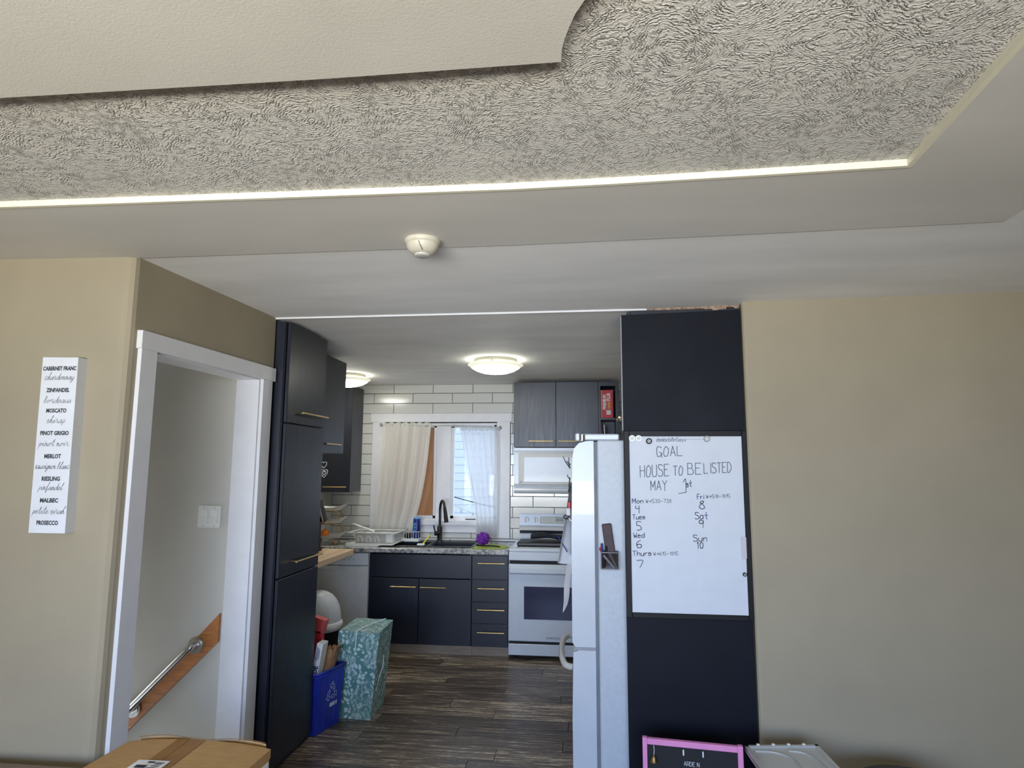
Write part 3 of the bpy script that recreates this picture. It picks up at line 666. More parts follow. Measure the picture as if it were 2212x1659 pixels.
fg = thing('refrigerator', 'white refrigerator facing the kitchen beside the navy panel', 'refrigerator', (.4, 3.75, 0))
FY0, FY1 = 3.345, 4.10
obj('body', B(.074, .76, FY0, FY1, .02, 1.745, r=.006), APPLT, fg)
for x in (.12, .70):
    for y in (FY0 + .06, FY1 - .06): obj('foot', MB().cyl((x, y, 0), (x, y, .022), .02, 10), BLACKP, fg)
obj('gasket', B(.056, .074, FY0 + .012, FY1 - .012, .06, 1.735), mat('grey_door_gasket', (112, 118, 126), .6), fg)
def fdoor(z0, z1_, top):
    p = [(.056, z0), (.056, z1_)]
    p += [(.02, z1_ - .001), (-.02, z1_ - .012), (-.046, z1_ - .04), (-.054, z1_ - .09)] if top else [(-.03, z1_), (-.056, z1_ - .012)]
    p += [(-.062, (z0 + z1_) / 2), (-.060, z0 + .02), (-.045, z0)]
    return MB().prism(p, FY0 + .004, FY1 - .004, 'y')
FRD = mat('smooth_fridge_door', (190, 196, 202), .32, var=.015, coat=.15); ud = obj('door', fdoor(.716, 1.742, True), FRD, fg); ld = obj('freezer_door', fdoor(.06, .700, False), FRD, fg)
obj('seam_trim', B(-.05, .056, FY0 + .004, FY1 - .004, .7005, .7155), GREYB, fg)
obj('hinge_cover', MB().box(-.038, -.012, FY0 + .012, FY0 + .09, 1.742, 1.782, r=.006).box(-.012, .188, FY0 + .008, FY0 + .14, 1.7455, 1.778, r=.006), APPL, fg)
obj('hinge_pin', MB().cyl((-.002, FY0 + .006, 1.742), (-.002, FY0 + .006, 1.774), .016, 12), STEEL, fg)
obj('handle', MB().tube(smooth_line([Vector(p) for p in ((-.06, 3.50, .575), (-.10, 3.52, .58), (-.122, 3.62, .595), (-.128, 3.80, .60), (-.122, 3.94, .60), (-.10, 4.03, .60), (-.06, 4.05, .60))], 5), .016, 12), PLASTG, ld)
# things on the fridge side
mc = thing('magnetic_caddy', 'small clear acrylic pen caddy stuck to the fridge side', 'caddy', (.13, 3.32, 1.10))
m = MB(); m.box(.084, .174, 3.285, 3.288, 1.104, 1.186); m.box(.084, .087, 3.285, 3.342, 1.104, 1.186); m.box(.171, .174, 3.285, 3.342, 1.104, 1.186); m.box(.084, .174, 3.285, 3.342, 1.104, 1.107); m.box(.084, .174, 3.339, 3.3425, 1.104, 1.19); obj('cup', m, CLEAR, mc)
m = MB(); m.tube([(.086, 3.284, 1.186), (.172, 3.284, 1.186), (.172, 3.34, 1.186), (.086, 3.34, 1.186)], .003, 6, closed=True); m.tube([(.085, 3.284, 1.105), (.085, 3.284, 1.186)], .003, 6); m.tube([(.173, 3.284, 1.105), (.173, 3.284, 1.186)], .003, 6); m.tube([(.086, 3.284, 1.105), (.172, 3.284, 1.105)], .003, 6); obj('rim', m, GREYB, mc)
m = MB(); m.m = Matrix.Translation((.122, 3.325, 1.110)) @ Matrix.Rotation(-.13, 4, 'Y'); m.box(-.003, .045, -.012, .012, .03, .212, r=.004); obj('eraser', m, LEATH, label='tall dark brown eraser standing in the clear pen caddy', cat='eraser')
for nm, a, b_, mm, lb in (('marker', (.150, 3.30, 1.110), (.098, 3.295, 1.172), PLASTW, 'white marker leaning left inside the clear pen caddy'), ('marker', (.164, 3.30, 1.110), (.128, 3.312, 1.180), GREYB, 'grey marker leaning inside the clear pen caddy'),
                          ('marker', (.094, 3.31, 1.112), (.090, 3.302, 1.228), NAVYP, 'blue marker upright at the left edge of the clear pen caddy'), ('marker', (.104, 3.30, 1.112), (.112, 3.295, 1.215), BLACKP, 'black marker beside the brown eraser in the pen caddy')):
    t = thing(nm, lb, 'marker', a); a = Vector(a); b_ = Vector(b_); dd = (b_ - a); obj('barrel', MB().tube([a, a + dd * .7], .005, 10), mm, t); obj('cap', MB().tube([a + dd * .7, b_], .006, 10), mm, t)
obj('red_magnet', MB().sphere((.088, 3.325, 1.197), .011, 14, 10), RED, label='round red magnet ball beside the pen caddy', cat='magnet')
# cloths and papers hanging on the fridge front
def towel(u, v):
    top = Vector((-.062, 0, 1.52)); w = .006 + .070 * v ** 1.2
    y = 3.62 + u * .22; x = -.068 - w * (.55 + .45 * math.sin(u * 9 + 1)) * (1 if u < .95 else .6); return (x, y, 1.52 - .43 * v - .02 * math.sin(u * 5) * v)
m = MB().grid(towel, 18, 16); m.v += [v + Vector((.006, 0, 0)) for v in m.v]; nb = len(m.f); h_ = len(m.v) // 2; m.f += [[i + h_ for i in f[::-1]] for f in m.f[:nb]]; m.sm += m.sm[:nb]
tw = thing('dish_towel', 'white dish towel hanging on the front of the refrigerator', 'towel', (-.1, 3.7, .86)); obj('cloth', m, TOWEL, tw)
def tail(u, v): return ((-.070 - .028 * v ** 2) * (1 - u) + (-.092 - .030 * v) * u + .003 * math.sin(v * 9), 3.68 + u * .04, 1.12 - .27 * v - .05 * v * u)
m = MB().grid(tail, 5, 12); h_ = len(m.v); nb = len(m.f); m.v += [v + Vector((.004, 0, 0)) for v in m.v]; m.f += [[i + h_ for i in f[::-1]] for f in m.f[:nb]]; m.sm += m.sm[:nb]; obj('corner', m, TOWEL, tw)
obj('stripe', MB().tube([(-.142, 3.655, 1.225), (-.12, 3.645, 1.19), (-.09, 3.64, 1.14)], .003, 6), NAVYP, tw)
sx_ = thing('scissors', 'small black handled scissors hanging on the refrigerator front', 'scissors', (-.09, 3.58, 1.32))
obj('handle', MB().tube([(-.093 + .014 * math.cos(t), 3.58, 1.335 + .010 * math.sin(t)) for t in [2 * PI * i / 14 for i in range(14)]], .003, 6, closed=True), BLACKP, sx_); obj('blade', MB().tube([(-.08, 3.58, 1.33), (-.067, 3.58, 1.315)], .004, 6), STEEL, sx_)
rb = thing('ribbon_clip', 'red and white clip holding papers on the refrigerator front', 'clip', (-.08, 3.57, 1.36)); obj('jaw', B(-.085, -.068, 3.555, 3.575, 1.375, 1.42, r=.004), RED, rb); obj('tab', B(-.092, -.07, 3.553, 3.56, 1.345, 1.385, r=.003), PAPER, rb)
m = MB()
for i, (a, b_) in enumerate((((-.068, 1.60), (-.108, 1.665)), ((-.07, 1.60), (-.075, 1.66)), ((-.068, 1.54), (-.085, 1.565)), ((-.068, 1.50), (-.08, 1.47)), ((-.066, 1.62), (-.088, 1.64)), ((-.07, 1.55), (-.074, 1.47)))):
    m.tube([(a[0], 3.52, a[1]), ((a[0] + b_[0]) / 2 - .004, 3.52, (a[1] + b_[1]) / 2), (b_[0], 3.52, b_[1])], .0035, 6, r1=.002)
obj('dried_sprig', m, mat('dark_green_twig', (44, 52, 44), .8), label='dark thin sprig sticking out from the refrigerator front', cat='sprig')

# ------------------------------------------------------------------ navy panel, over-fridge cabinet, whiteboard
obj('end_panel', MB().prism([(.205, 0), (.797, 0), (.797, 2.402), (.205, 2.386)], 3.268, 3.288, 'y'), NAVYS, label='tall navy end panel between refrigerator and tan wall', cat='panel')
of = thing('wall_cabinet', 'navy cabinet mounted above the refrigerator behind the end panel', 'cabinet', (.5, 3.7, 1.85))
obj('body', B(.256, .81, 3.295, 3.89, 1.80, 2.415), NAVY, of)
obj('edge_strip', B(.200, .2045, 3.2685, 3.29, 1.79, 2.38), GREYB, of, label='pale grey strip painted as sheen on the panel edge')  # pale strip paints in the window sheen along the panel edge
for y0 in (3.298, 3.596):
    d = obj('door', B(.236, .255, y0, y0 + .293, 1.805, 2.41, r=.0025), NAVY, of); bar_handle(d, VY, (.208, y0 + (.17 if y0 > 3.5 else .13), 1.868 + (.02 if y0 > 3.5 else -.004)), .22, (-.028, 0, 0))
wb = thing('whiteboard', 'whiteboard in a black frame with handwritten weekly plan', 'whiteboard', (.5, 3.25, .89))
obj('surface', B(.225, .782, 3.246, 3.262, .905, 1.768), WBOARD, wb)
for a in ((.206, .231, .889, 1.787), (.774, .799, .889, 1.787), (.231, .774, 1.760, 1.787), (.231, .774, .889, .913)): obj('frame', B(a[0], a[1], 3.238, 3.267, a[2], a[3], r=.002), BLACKP, wb)
TXT = [("dssbcb8n5ayx", .366, 1.735, .508, 1.736, .018, 2), ("GOAL", .365, 1.660, .488, 1.665, .048, 1), ("HOUSE", .282, 1.558, .421, 1.566, .057, 1), ("TO", .443, 1.568, .488, 1.570, .045, 1), ("BE", .512, 1.573, .577, 1.575, .054, 1), ("LISTED", .590, 1.578, .720, 1.585, .049, 1), ("MAY", .332, 1.495, .410, 1.498, .045, 1), ("1", .465, 1.483, .501, 1.485, .065, 1), ("st", .502, 1.512, .530, 1.515, .030, 1),
 ("Mon", .241, 1.431, .293, 1.432, .022, 2), ("W>530-730", .306, 1.433, .428, 1.435, .018, 0), ("4", .257, 1.389, .276, 1.390, .030, 1), ("Tues", .241, 1.353, .300, 1.356, .022, 2), ("5", .261, 1.302, .281, 1.302, .040, 1), ("Wed", .243, 1.265, .296, 1.267, .023, 2), ("6", .259, 1.218, .281, 1.218, .035, 1), ("Thurs", .238, 1.178, .326, 1.182, .023, 2), ("W>615-1015", .337, 1.182, .454, 1.186, .016, 0), ("7", .257, 1.123, .286, 1.124, .033, 1),
 ("Fri", .554, 1.453, .585, 1.455, .024, 2), ("W>510-1015", .596, 1.459, .709, 1.463, .016, 0), ("8", .562, 1.407, .586, 1.407, .038, 1), ("Sat", .541, 1.359, .602, 1.360, .031, 2), ("9", .560, 1.324, .579, 1.324, .029, 1), ("Sun", .529, 1.253, .592, 1.254, .029, 2), ("10", .541, 1.219, .573, 1.219, .030, 1)]
LBL = ('small black handwriting', 'faded grey handwriting', 'blue handwriting')
for t, xa, za, xb, zb_, h, k in TXT:
    mb = MB(); hand(mb, t, (Vector((xa, 3.2452, za)), VX, VZ), xb - xa, h, .0036 if k == 1 else (.0019 if h < .0195 else .0030), rise=(zb_ - za) / (xb - xa), sm=not t.isupper())
    if t == '1': mb.stroke([Vector((0, 0)), Vector((.034, .006))], .0036, (Vector((.466, 3.2452, 1.480)), VX, VZ))
    w_ = obj('handwriting', mb, (INK, INKG, INKB)[k], wb, label=LBL[k]); w_['kind'] = 'stuff'
obj('ghost_line', B(.51, .60, 3.2452, 3.2461, 1.745, 1.7465), GREYB, wb)
def magnet(x, z, r, mm, lb, ring=None):
    t = thing('magnet', lb, 'magnet', (x, 3.244, z)); obj('disc', MB().cyl((x, 3.2458, z), (x, 3.236, z), r, 20), mm, t)
    obj('centre', MB().cyl((x, 3.2362, z), (x, 3.2345, z), r * .62, 16), ring or mm, t)
magnet(.245, 1.750, .0155, PLASTW, 'white round magnet at the top corner of the whiteboard beside the frame', PLASTG); magnet(.277, 1.750, .0155, PLASTW, 'white round magnet second from the whiteboard corner', PLASTG)
magnet(.328, 1.736, .0150, BLACKP, 'black round magnet beside the code at the whiteboard top', GREYB); magnet(.608, 1.747, .0155, GREYB, 'grey round magnet with a pale centre above the word listed', PLASTG); magnet(.763, 1.102, .0095, BLACKP, 'small black round magnet at the whiteboard edge', GREYB)
obj('card_holder', B(.751, .776, 3.2365, 3.2455, 1.175, 1.277, r=.002), mat('pinkish_clear_plastic', (206, 200, 208), .2), label='small pale plastic holder at the edge of the whiteboard', cat='holder')

# ------------------------------------------------------------------ ceiling lights and detector
def lit_bowl():
    m = NT('lit_frosted_glass'); tc = m.n('TexCoord'); sp_ = m.n('SeparateXYZ'); m.l(tc.outputs['Object'], sp_.inputs[0])
    r2 = m.math('ADD', m.math('POWER', sp_.outputs[0], 2.), m.math('POWER', sp_.outputs[1], 2.))
    mr = m.n('MapRange'); m.l(r2, mr.inputs[0]); mr.inputs[1].default_value = .004; mr.inputs[2].default_value = .036; mr.inputs[3].default_value = 25.; mr.inputs[4].default_value = .45
    m.l(m.ramp(r2, [(.010, (1, 1, .95, 1)), (.040, (1, .97, .76, 1))]), m.b.inputs['Emission Color']); m.l(mr.outputs[0], m.b.inputs['Emission Strength'])
    m.set(Base_Color=lin((230, 226, 208)), Roughness=.3); return m.mat
LG = lit_bowl()
def ceiling_light(x, y, lb):
    t = thing('ceiling_light', lb, 'ceiling light', (x, y, ZC))
    obj('base', MB().lathe((x, y, ZC), [(.168, -.0005), (.170, -.014), (.167, -.030), (.150, -.033)], 40), mat('ceiling_light_ring', (150, 148, 138), .5), t)
    obj('glass_bowl', MB().lathe((x, y, ZC), [(.001, -.112), (.05, -.110), (.10, -.102), (.15, -.086), (.185, -.066), (.203, -.051), (.214, -.046), (.213, -.042), (.20, -.046)], 44), LG, t)
    for a in (.5, 2.6, 4.7):
        c_ = Vector((x + .178 * math.cos(a), y + .178 * math.sin(a), ZC - .030)); obj('clip', MB().tube([c_, c_ - VZ * .022], .006, 8), STEEL, t)
ceiling_light(-.663, 4.83, 'lit frosted glass flush ceiling light in the middle of the kitchen'); ceiling_light(-2.115, 5.52, 'lit frosted glass flush ceiling light half behind the navy wall cabinet')
sd = thing('smoke_detector', 'cream round smoke detector with a curved crack on the ceiling', 'smoke detector', (-.575, 2.2, ZC))
zc_ = ZC - .005
obj('base', MB().lathe((-.575, 2.2, zc_), [(.064, -.0005), (.066, -.010), (.060, -.018), (.05, -.020)], 36), SMOKE, sd)
obj('dome', MB().lathe((-.575, 2.2, zc_), [(.059, -.017), (.058, -.026), (.053, -.037), (.044, -.047), (.032, -.054), (.001, -.057)], 36), SMOKE, sd)
obj('grille', MB().lathe((-.575, 2.2, zc_), [(.029, -.0535), (.029, -.059), (.023, -.062), (.001, -.062)], 24), PLASTG, sd)
obj('crack', MB().tube([(-.575 + .052 * math.sin(t) * .25, 2.2 - .0605 * math.cos(t * .72), zc_ - .022 - .034 * math.sin(t)) for t in [i * .13 for i in range(9)]], .0011, 5), LEATH, sd)

# ------------------------------------------------------------------ left wall: sign, switch, handrail
sg = thing('wall_sign', 'narrow white canvas sign listing wine names on the tan wall', 'sign', (-1.99, 2.26, 1.35))
m = MB(); SY = 2.222; m.add([(-2.070, SY, 2.016), (-1.921, SY, 2.013), (-1.909, SY, 1.352), (-2.057, SY, 1.352), (-2.070, 2.262, 2.016), (-1.921, 2.268, 2.013), (-1.909, 2.268, 1.352), (-2.057, 2.262, 1.352)], [(0, 3, 2, 1), (4, 5, 6, 7), (0, 1, 5, 4), (1, 2, 6, 5), (2, 3, 7, 6), (3, 0, 4, 7)])
obj('canvas', m, CANV, sg)
rows = [('CABERNET FRANC', 797), ('chardonnay', 818), ('ZINFANDEL', 845), ('bordeaux', 869), ('MOSCATO', 890), ('shiraz', 913), ('PINOT GRIGIO', 939), ('pinot noir', 963), ('MERLOT', 989), ('sauvignon blanc', 1012), ('RIESLING', 1037), ('zinfandel', 1057), ('MALBEC', 1083), ('petite sirah', 1107), ('PROSECCO', 1130)]
wds = {'CABERNET FRANC': .139, 'ZINFANDEL': .097, 'MOSCATO': .084, 'PINOT GRIGIO': .118, 'MERLOT': .069, 'RIESLING': .075, 'MALBEC': .074, 'PROSECCO': .088, 'chardonnay': .122, 'bordeaux': .114, 'shiraz': .078, 'pinot noir': .125, 'sauvignon blanc': .142, 'zinfandel': .10, 'petite sirah': .13}
SOFT = mat('soft_grey_ink', (96, 98, 104), .8); DARKI = mat('dark_grey_ink', (62, 64, 70), .8)
for t, py in rows:
    f = (py - 773) / 379; z = 2.014 - .662 * f; xc = -1.9955 + .0125 * f; mb = MB()
    if t.isupper():
        w = wds[t]; me_ = MB(); font_text(me_, t, .0155, (Vector((0, 0, 0)), VX, VZ), bold=.0009)
        ex = [v.x for v in me_.v]; k = w / (max(ex) - min(ex)); x0 = min(ex)
        mb.add([(xc - w / 2 + (v.x - x0) * k, SY - .0008, z - .008 + v.z) for v in me_.v], me_.f); l_ = obj('lettering', mb, DARKI, sg)
    else:
        hand(mb, t, (Vector((xc - wds[t] / 2, SY - .0008, z - .008)), VX, VZ), wds[t], .026, .0012, CURS, slant=.35, gap=.2); l_ = obj('script_lettering', mb, SOFT, sg)
    l_['kind'] = 'stuff'
sw = thing('light_switch', 'white double rocker light switch on the stairwell wall', 'light switch', (-1.96, 3.24, 1.28))
obj('plate', B(-2.022, -1.897, 3.233, 3.2395, 1.282, 1.395, r=.002), PLASTW, sw)
for x in (-2.006, -1.951):
    obj('rocker', MB().prism([(3.2335, 1.306), (3.2265, 1.306), (3.231, 1.34), (3.2275, 1.372), (3.2335, 1.372)], x, x + .038, 'x'), PLASTW, sw)
obj('screw', MB().cyl((-1.99, 3.2335, 1.385), (-1.99, 3.232, 1.385), .003, 8).cyl((-1.93, 3.2335, 1.385), (-1.93, 3.232, 1.385), .003, 8).cyl((-1.99, 3.2335, 1.291), (-1.99, 3.232, 1.291), .003, 8).cyl((-1.93, 3.2335, 1.291), (-1.93, 3.232, 1.291), .003, 8), GREYB, sw)
hr = thing('handrail', 'steel grab rail on an oak board along the stairwell wall', 'handrail', (-2.1, 3.22, .3))
obj('mounting_board', MB().prism([(-1.862, .852), (-1.862, .712), (-2.60, -.012), (-2.60, .063)], 3.222, 3.2395, 'y'), OAK, hr)
a = Vector((-1.976, 3.20, .694)); b_ = Vector((-2.296, 3.20, .372)); dr_ = (a - b_).normalized()
for p in (a, b_): obj('flange', MB().cyl((p.x, 3.222, p.z), (p.x, 3.212, p.z), .042, 24).cyl((p.x, 3.212, p.z), (p.x, 3.206, p.z), .034, 24), STEEL, hr)
pth = [Vector((a.x, 3.212, a.z)), Vector((a.x, 3.185, a.z)) - dr_ * .004, Vector((a.x, 3.165, a.z)) - dr_ * .03, Vector((b_.x, 3.165, b_.z)) + dr_ * .03, Vector((b_.x, 3.185, b_.z)) + dr_ * .004, Vector((b_.x, 3.212, b_.z))]
obj('rail', MB().tube(smooth_line(pth, 5), .0165, 14), STEEL, hr)

# ------------------------------------------------------------------ curtains
def curtain(name, lb, top, left, right, mm, y0, nf, amp):
    # top: (x0, x1, z); left / right: edge curves as lists of (x, z) from top to hem
    def at(cv, v):
        k = v * (len(cv) - 1); i = min(int(k), len(cv) - 2); f = k - i; return Vector(cv[i]).lerp(Vector(cv[i + 1]), f)
    L = smooth_line([Vector(p) for p in left], 6); R_ = smooth_line([Vector(p) for p in right], 6)
    def fn(u, v):
        a = at(L, v); b = at(R_, v); uu = u + .012 * math.sin(u * 31 + v * 2)
        p = a.lerp(b, uu); ph = 2 * PI * nf * u + 1.2 * math.sin(u * 5)
        d = amp * (.45 + .55 * v) * (math.sin(ph) + .4 * math.sin(2.3 * ph + 1)); return (p.x + .3 * d, y0 - .5 * amp + d, p.y + .006 * math.sin(ph * .5) * v)
    t = thing(name, lb, 'curtain', (left[0][0], y0, left[-1][1])); obj('cloth', MB().grid(fn, 150, 36), mm, t)
    def hd(u, v): x = left[0][0] + (right[0][0] - left[0][0]) * u; return (x, y0 - .012 + .010 * math.sin(u * 70) * (1 - v * .3) + .004 * math.sin(u * 151), left[0][1] + .012 - .034 * v + .006 * math.sin(u * 43))
    obj('header', MB().grid(hd, 120, 4), mm, t, label='gathered rod pocket')
CY_ = 6.205
curtain('curtain', 'cream sheer curtain over the plywood half of the window', None, [(-1.985, 2.03), (-1.99, 1.85), (-2.02, 1.50), (-2.048, 1.2), (-2.06, 1.00)], [(-1.486, 2.0), (-1.50, 1.85), (-1.53, 1.56), (-1.585, 1.25), (-1.66, .985)], SHEERL, CY_, 5, .016)
curtain('curtain', 'white sheer curtain over the clear half of the window', None, [(-1.197, 1.985), (-1.175, 1.85), (-1.118, 1.55), (-1.045, 1.2), (-1.028, .94)], [(-.805, 1.998), (-.80, 1.8), (-.80, 1.5), (-.805, 1.2), (-.81, .937)], SHEERR, CY_, 6, .014)
cr = thing('curtain_rod', 'thin white curtain rod across the kitchen window', 'curtain rod', (-1.4, 6.2, 2.0))
obj('rod', MB().tube([(-2.0, CY_ - .006, 2.026), (-1.4, CY_ - .006, 2.012), (-.80, CY_ - .006, 1.996)], .006, 8), PLASTG, cr)
for x, z in ((-2.0, 2.026), (-.80, 1.996)): obj('bracket', B(x - .012, x + .008, CY_ - .015, YB - .022, z - .018, z + .012, r=.003), GREYB, cr)

# ------------------------------------------------------------------ worktop things
dk = thing('dish_rack', 'white plastic dish rack with arch slots on a drain mat', 'dish rack', (-1.96, 5.95, .896))
obj('drain_tray', MB().prism([(-2.12, .8965), (-1.83, .8965), (-1.82, .909), (-1.70, .909), (-1.67, .924), (-2.135, .918)], 5.69, 6.0, 'y'), PLASTW, dk)
def rack_wall(m, p0, p1, z0, z1_, fl):
    p0 = Vector(p0); p1 = Vector(p1); d = (p1 - p0); n_ = Vector((d.y, -d.x, 0)).normalized()
    q = [p0 + VZ * z0, p1 + VZ * z0, p1 + VZ * z1_ + n_ * fl, p0 + VZ * z1_ + n_ * fl]; th = -n_ * .004
    m.add(q + [v + th for v in q], [(0, 1, 2, 3), (7, 6, 5, 4), (3, 2, 6, 7), (0, 4, 5, 1), (1, 5, 6, 2), (0, 3, 7, 4)])
m = MB(); cs = [(-2.06, 5.765), (-1.73, 5.745), (-1.71, 5.96), (-2.05, 5.97)]
for i in range(4): rack_wall(m, (*cs[i], 0), (*cs[(i + 1) % 4], 0), .917, 1.005, .045 if i in (0, 2) else .03)
m.box(-2.05, -1.72, 5.77, 5.955, .9185, .922); obj('basket', m, PLASTG, dk)
m = MB()
q = [(-2.13, 5.715, 1.010), (-1.68, 5.70, 1.014), (-1.66, 6.0, 1.014), (-2.12, 6.01, 1.010)]; m.tube(q, .008, 8, closed=True); obj('rim', m, PLASTW, dk)
for i in range(3):
    x = -2.01 + i * .077; m = MB(); m.tube(smooth_line([Vector(p) for p in ((x - .019, 5.746, .930), (x - .017, 5.726, .966), (x, 5.714, .988), (x + .017, 5.726, .966), (x + .019, 5.746, .930))], 4), .006, 8); obj('arch_slot', m, PLASTW, dk)
obj('cutlery_cup', B(-1.765, -1.70, 5.70, 5.77, .927, 1.005, r=.006), PLASTW, dk)
sp = thing('spatula', 'white spatula resting across the top of the dish rack', 'spatula', (-2.02, 5.93, 1.01)); obj('handle', MB().tube([(-2.115, 5.86, 1.075), (-1.97, 5.85, 1.030), (-1.92, 5.845, 1.010)], .008, 8, r1=.012), PLASTW, sp); obj('hanging_loop', MB().tube([(-2.124 + .010 * math.cos(t), 5.86, 1.079 + .008 * math.sin(t)) for t in [2 * PI * i / 12 for i in range(12)]], .003, 6, closed=True), PLASTW, sp)
wk = thing('wire_basket', 'small white wire sponge basket beside the dish rack', 'basket', (-1.63, 6.06, .906)); m = MB()
x0, x1, y0, y1 = -1.735, -1.545, 6.02, 6.12
for z in (.934, .998): m.tube([(x0, y0, z), (x1, y0, z), (x1, y1, z), (x0, y1, z)], .0035, 6, closed=True)
for i in range(9):
    x = x0 + (x1 - x0) * i / 8; m.tube([(x, y0, .934), (x, y0, .998)], .0022, 5); m.tube([(x, y1, .934), (x, y1, .998)], .0022, 5)
obj('wire_frame', m, PLASTW, wk); obj('tray', B(x0 - .004, x1 + .004, y0 - .004, y1 + .004, .9065, .934, r=.004), PLASTW, wk)
obj('scrub_pad', B(-1.69, -1.62, 6.035, 6.09, .935, .985, r=.012), BLACKP, label='dark scrub pad in the white wire basket', cat='scrub pad')
cn = thing('blue_canister', 'tall blue cleaner canister standing in the wire basket', 'canister', (-1.615, 6.105, .935)); cxy = (-1.58, 6.085, .9345)
obj('body', MB().lathe(cxy, [(.033, 0), (.035, .004), (.035, .178), (.033, .182)], 28), NAVYP, cn); obj('lid', MB().lathe((cxy[0], cxy[1], cxy[2] + .182), [(.035, 0), (.035, .010), (.028, .012)], 28), SKYB, cn)
m = MB()
for z, w in ((.125, .9), (.095, .6), (.065, .8)): m.grid(lambda u, v: (cxy[0] + .0356 * math.cos(-PI * .62 - .9 * w * u * .9 + .3), cxy[1] + .0356 * math.sin(-PI * .62 - .9 * w * u * .9 + .3), cxy[2] + z + .020 * v - .012 * u * u), 8, 2)
obj('label', m, SKYB, cn, label='pale blue printed swoosh label')
br = thing('dish_brush', 'yellow handled dish brush lying in the sink', 'brush', (-1.45, 5.80, .90)); obj('handle', MB().tube([(-1.448, 5.78, .908), (-1.405, 5.90, .985)], .007, 8), YELLOW, br); obj('head', B(-1.49, -1.42, 5.742, 5.788, .9065, .922, r=.006), PLASTW, br)
ps = MB()
def pf(u, v):
    a = 2 * PI * u; b = PI * (v - .5); r = .055 * (1 + .13 * math.sin(9 * a + 5 * b) + .10 * math.sin(11 * b + 4 * a) + .16 * mnoise.noise(Vector((math.cos(a) * 4, math.sin(a) * 4, b * 4)))); return (-.905 + r * 1.05 * math.cos(b) * math.cos(a), 5.86 + r * math.cos(b) * math.sin(a), .965 + r * .85 * math.sin(b))
ps.grid(pf, 72, 36); obj('mesh_scrubber', ps, PURPLE, label='purple ruffled mesh scrubber on the lime mat', cat='scrubber')
obj('lime_mat', MB().prism([(-.99, 5.70), (-.93, 5.672), (-.72, 5.70), (-.665, 5.78), (-.70, 5.93), (-.82, 5.985), (-.96, 5.94), (-1.0, 5.82)], .8955, .902), LIME, label='lime green mat under the purple scrubber', cat='mat')
m = MB(); m.tube(smooth_line([Vector(p) for p in ((-.96, 5.83, .909), (-.90, 5.80, .911), (-.80, 5.80, .909), (-.74, 5.76, .907))], 4), .0055, 8); obj('cloth_strap', m, BLACKP, label='black strap lying on the lime mat under the scrubber', cat='strap')

# three-tier fruit stand
fs = thing('fruit_stand', 'three-tier fruit stand with boat-shaped white trays and wood supports', 'fruit stand', (-2.345, 5.80, .896))
FX, FY = -2.345, 5.80
def tray(zb_):
    def outer(u, v):
        a = 2 * PI * u; ex = abs(math.cos(a)) ** 3; R = .105 + .055 * v; return (FX + (R + .02 * v * ex) * math.cos(a), FY + (.07 + .045 * v) * math.sin(a), zb_ + .027 * v + .036 * v * ex)
    m = MB().grid(outer, 40, 5); m.grid(lambda u, v: tuple(Vector(outer(u, 1 - v * .92)) + Vector((0, 0, .003))), 40, 5)
    m.add([outer(i / 40, 0) for i in range(40)], [list(range(40))[::-1]]); m.add([tuple(Vector(outer(i / 40, .08)) + Vector((0, 0, .003))) for i in range(40)], [list(range(40))]); return m
for zb_ in (.955, 1.090, 1.203): obj('tray', tray(zb_), PLASTW, fs)
for zb_ in (1.090, 1.203):
    for s_ in (-1, 1): obj('hoop_support', MB().tube(smooth_line([Vector((FX + dx_, FY + s_ * .062, zb_ + dz_)) for dx_, dz_ in ((-.125, -.082), (-.105, -.03), (-.07, -.006), (.07, -.006), (.105, -.03), (.125, -.082))], 5), .006, 8), WOODL, fs)
for sx in (-1, 1):
    for sy in (-1, 1): obj('foot', MB().tube([(FX + sx * .07, FY + sy * .045, .956), (FX + sx * .095, FY + sy * .06, .9045)], .009, 8), WOODL, fs)
og_ = thing('orange', 'whole orange sitting in the lowest fruit tray', 'orange', (-2.365, 5.785, .958)); obj('fruit', MB().sphere((-2.365, 5.785, .999), .037, 24, 14, .96), ORANGE, og_); obj('stem_end', MB().sphere((-2.365, 5.785, 1.0345), .004, 8, 6), LEATH, og_)
cf = thing('coffee_maker', 'black coffee maker with a silver blue lid beside the pantry', 'coffee maker', (-2.30, 5.25, .90))
obj('base', B(-2.41, -2.200, 5.15, 5.34, .9005, .935, r=.006), BLACKP, cf); obj('column', B(-2.41, -2.215, 5.24, 5.34, .935, 1.18, r=.008), BLACKP, cf); obj('drip_post', B(-2.235, -2.198, 5.17, 5.20, .935, 1.035, r=.004), BLACKP, cf)
m = MB(); m.m = Matrix.Translation((-2.190, 5.22, 1.235)) @ Matrix.Rotation(-.20, 4, 'Y') @ Matrix.Rotation(.25, 4, 'X'); m.box(-.075, .035, -.045, .045, -.10, .10, r=.012); obj('brew_head', m, BLACKP, cf)
m2 = MB(); m2.m = m.m.copy(); m2.box(-.055, .025, -.052, -.044, -.035, .098, r=.006); obj('lid_window', m2, SKYB, cf, label='pale blue lid window')
m3 = MB(); m3.m = m.m.copy(); m3.tube([(-.065, -.050, .03), (-.062, -.052, -.085), (.030, -.052, -.085), (.033, -.050, .09)], .006, 8); obj('silver_band', m3, STEEL, cf)

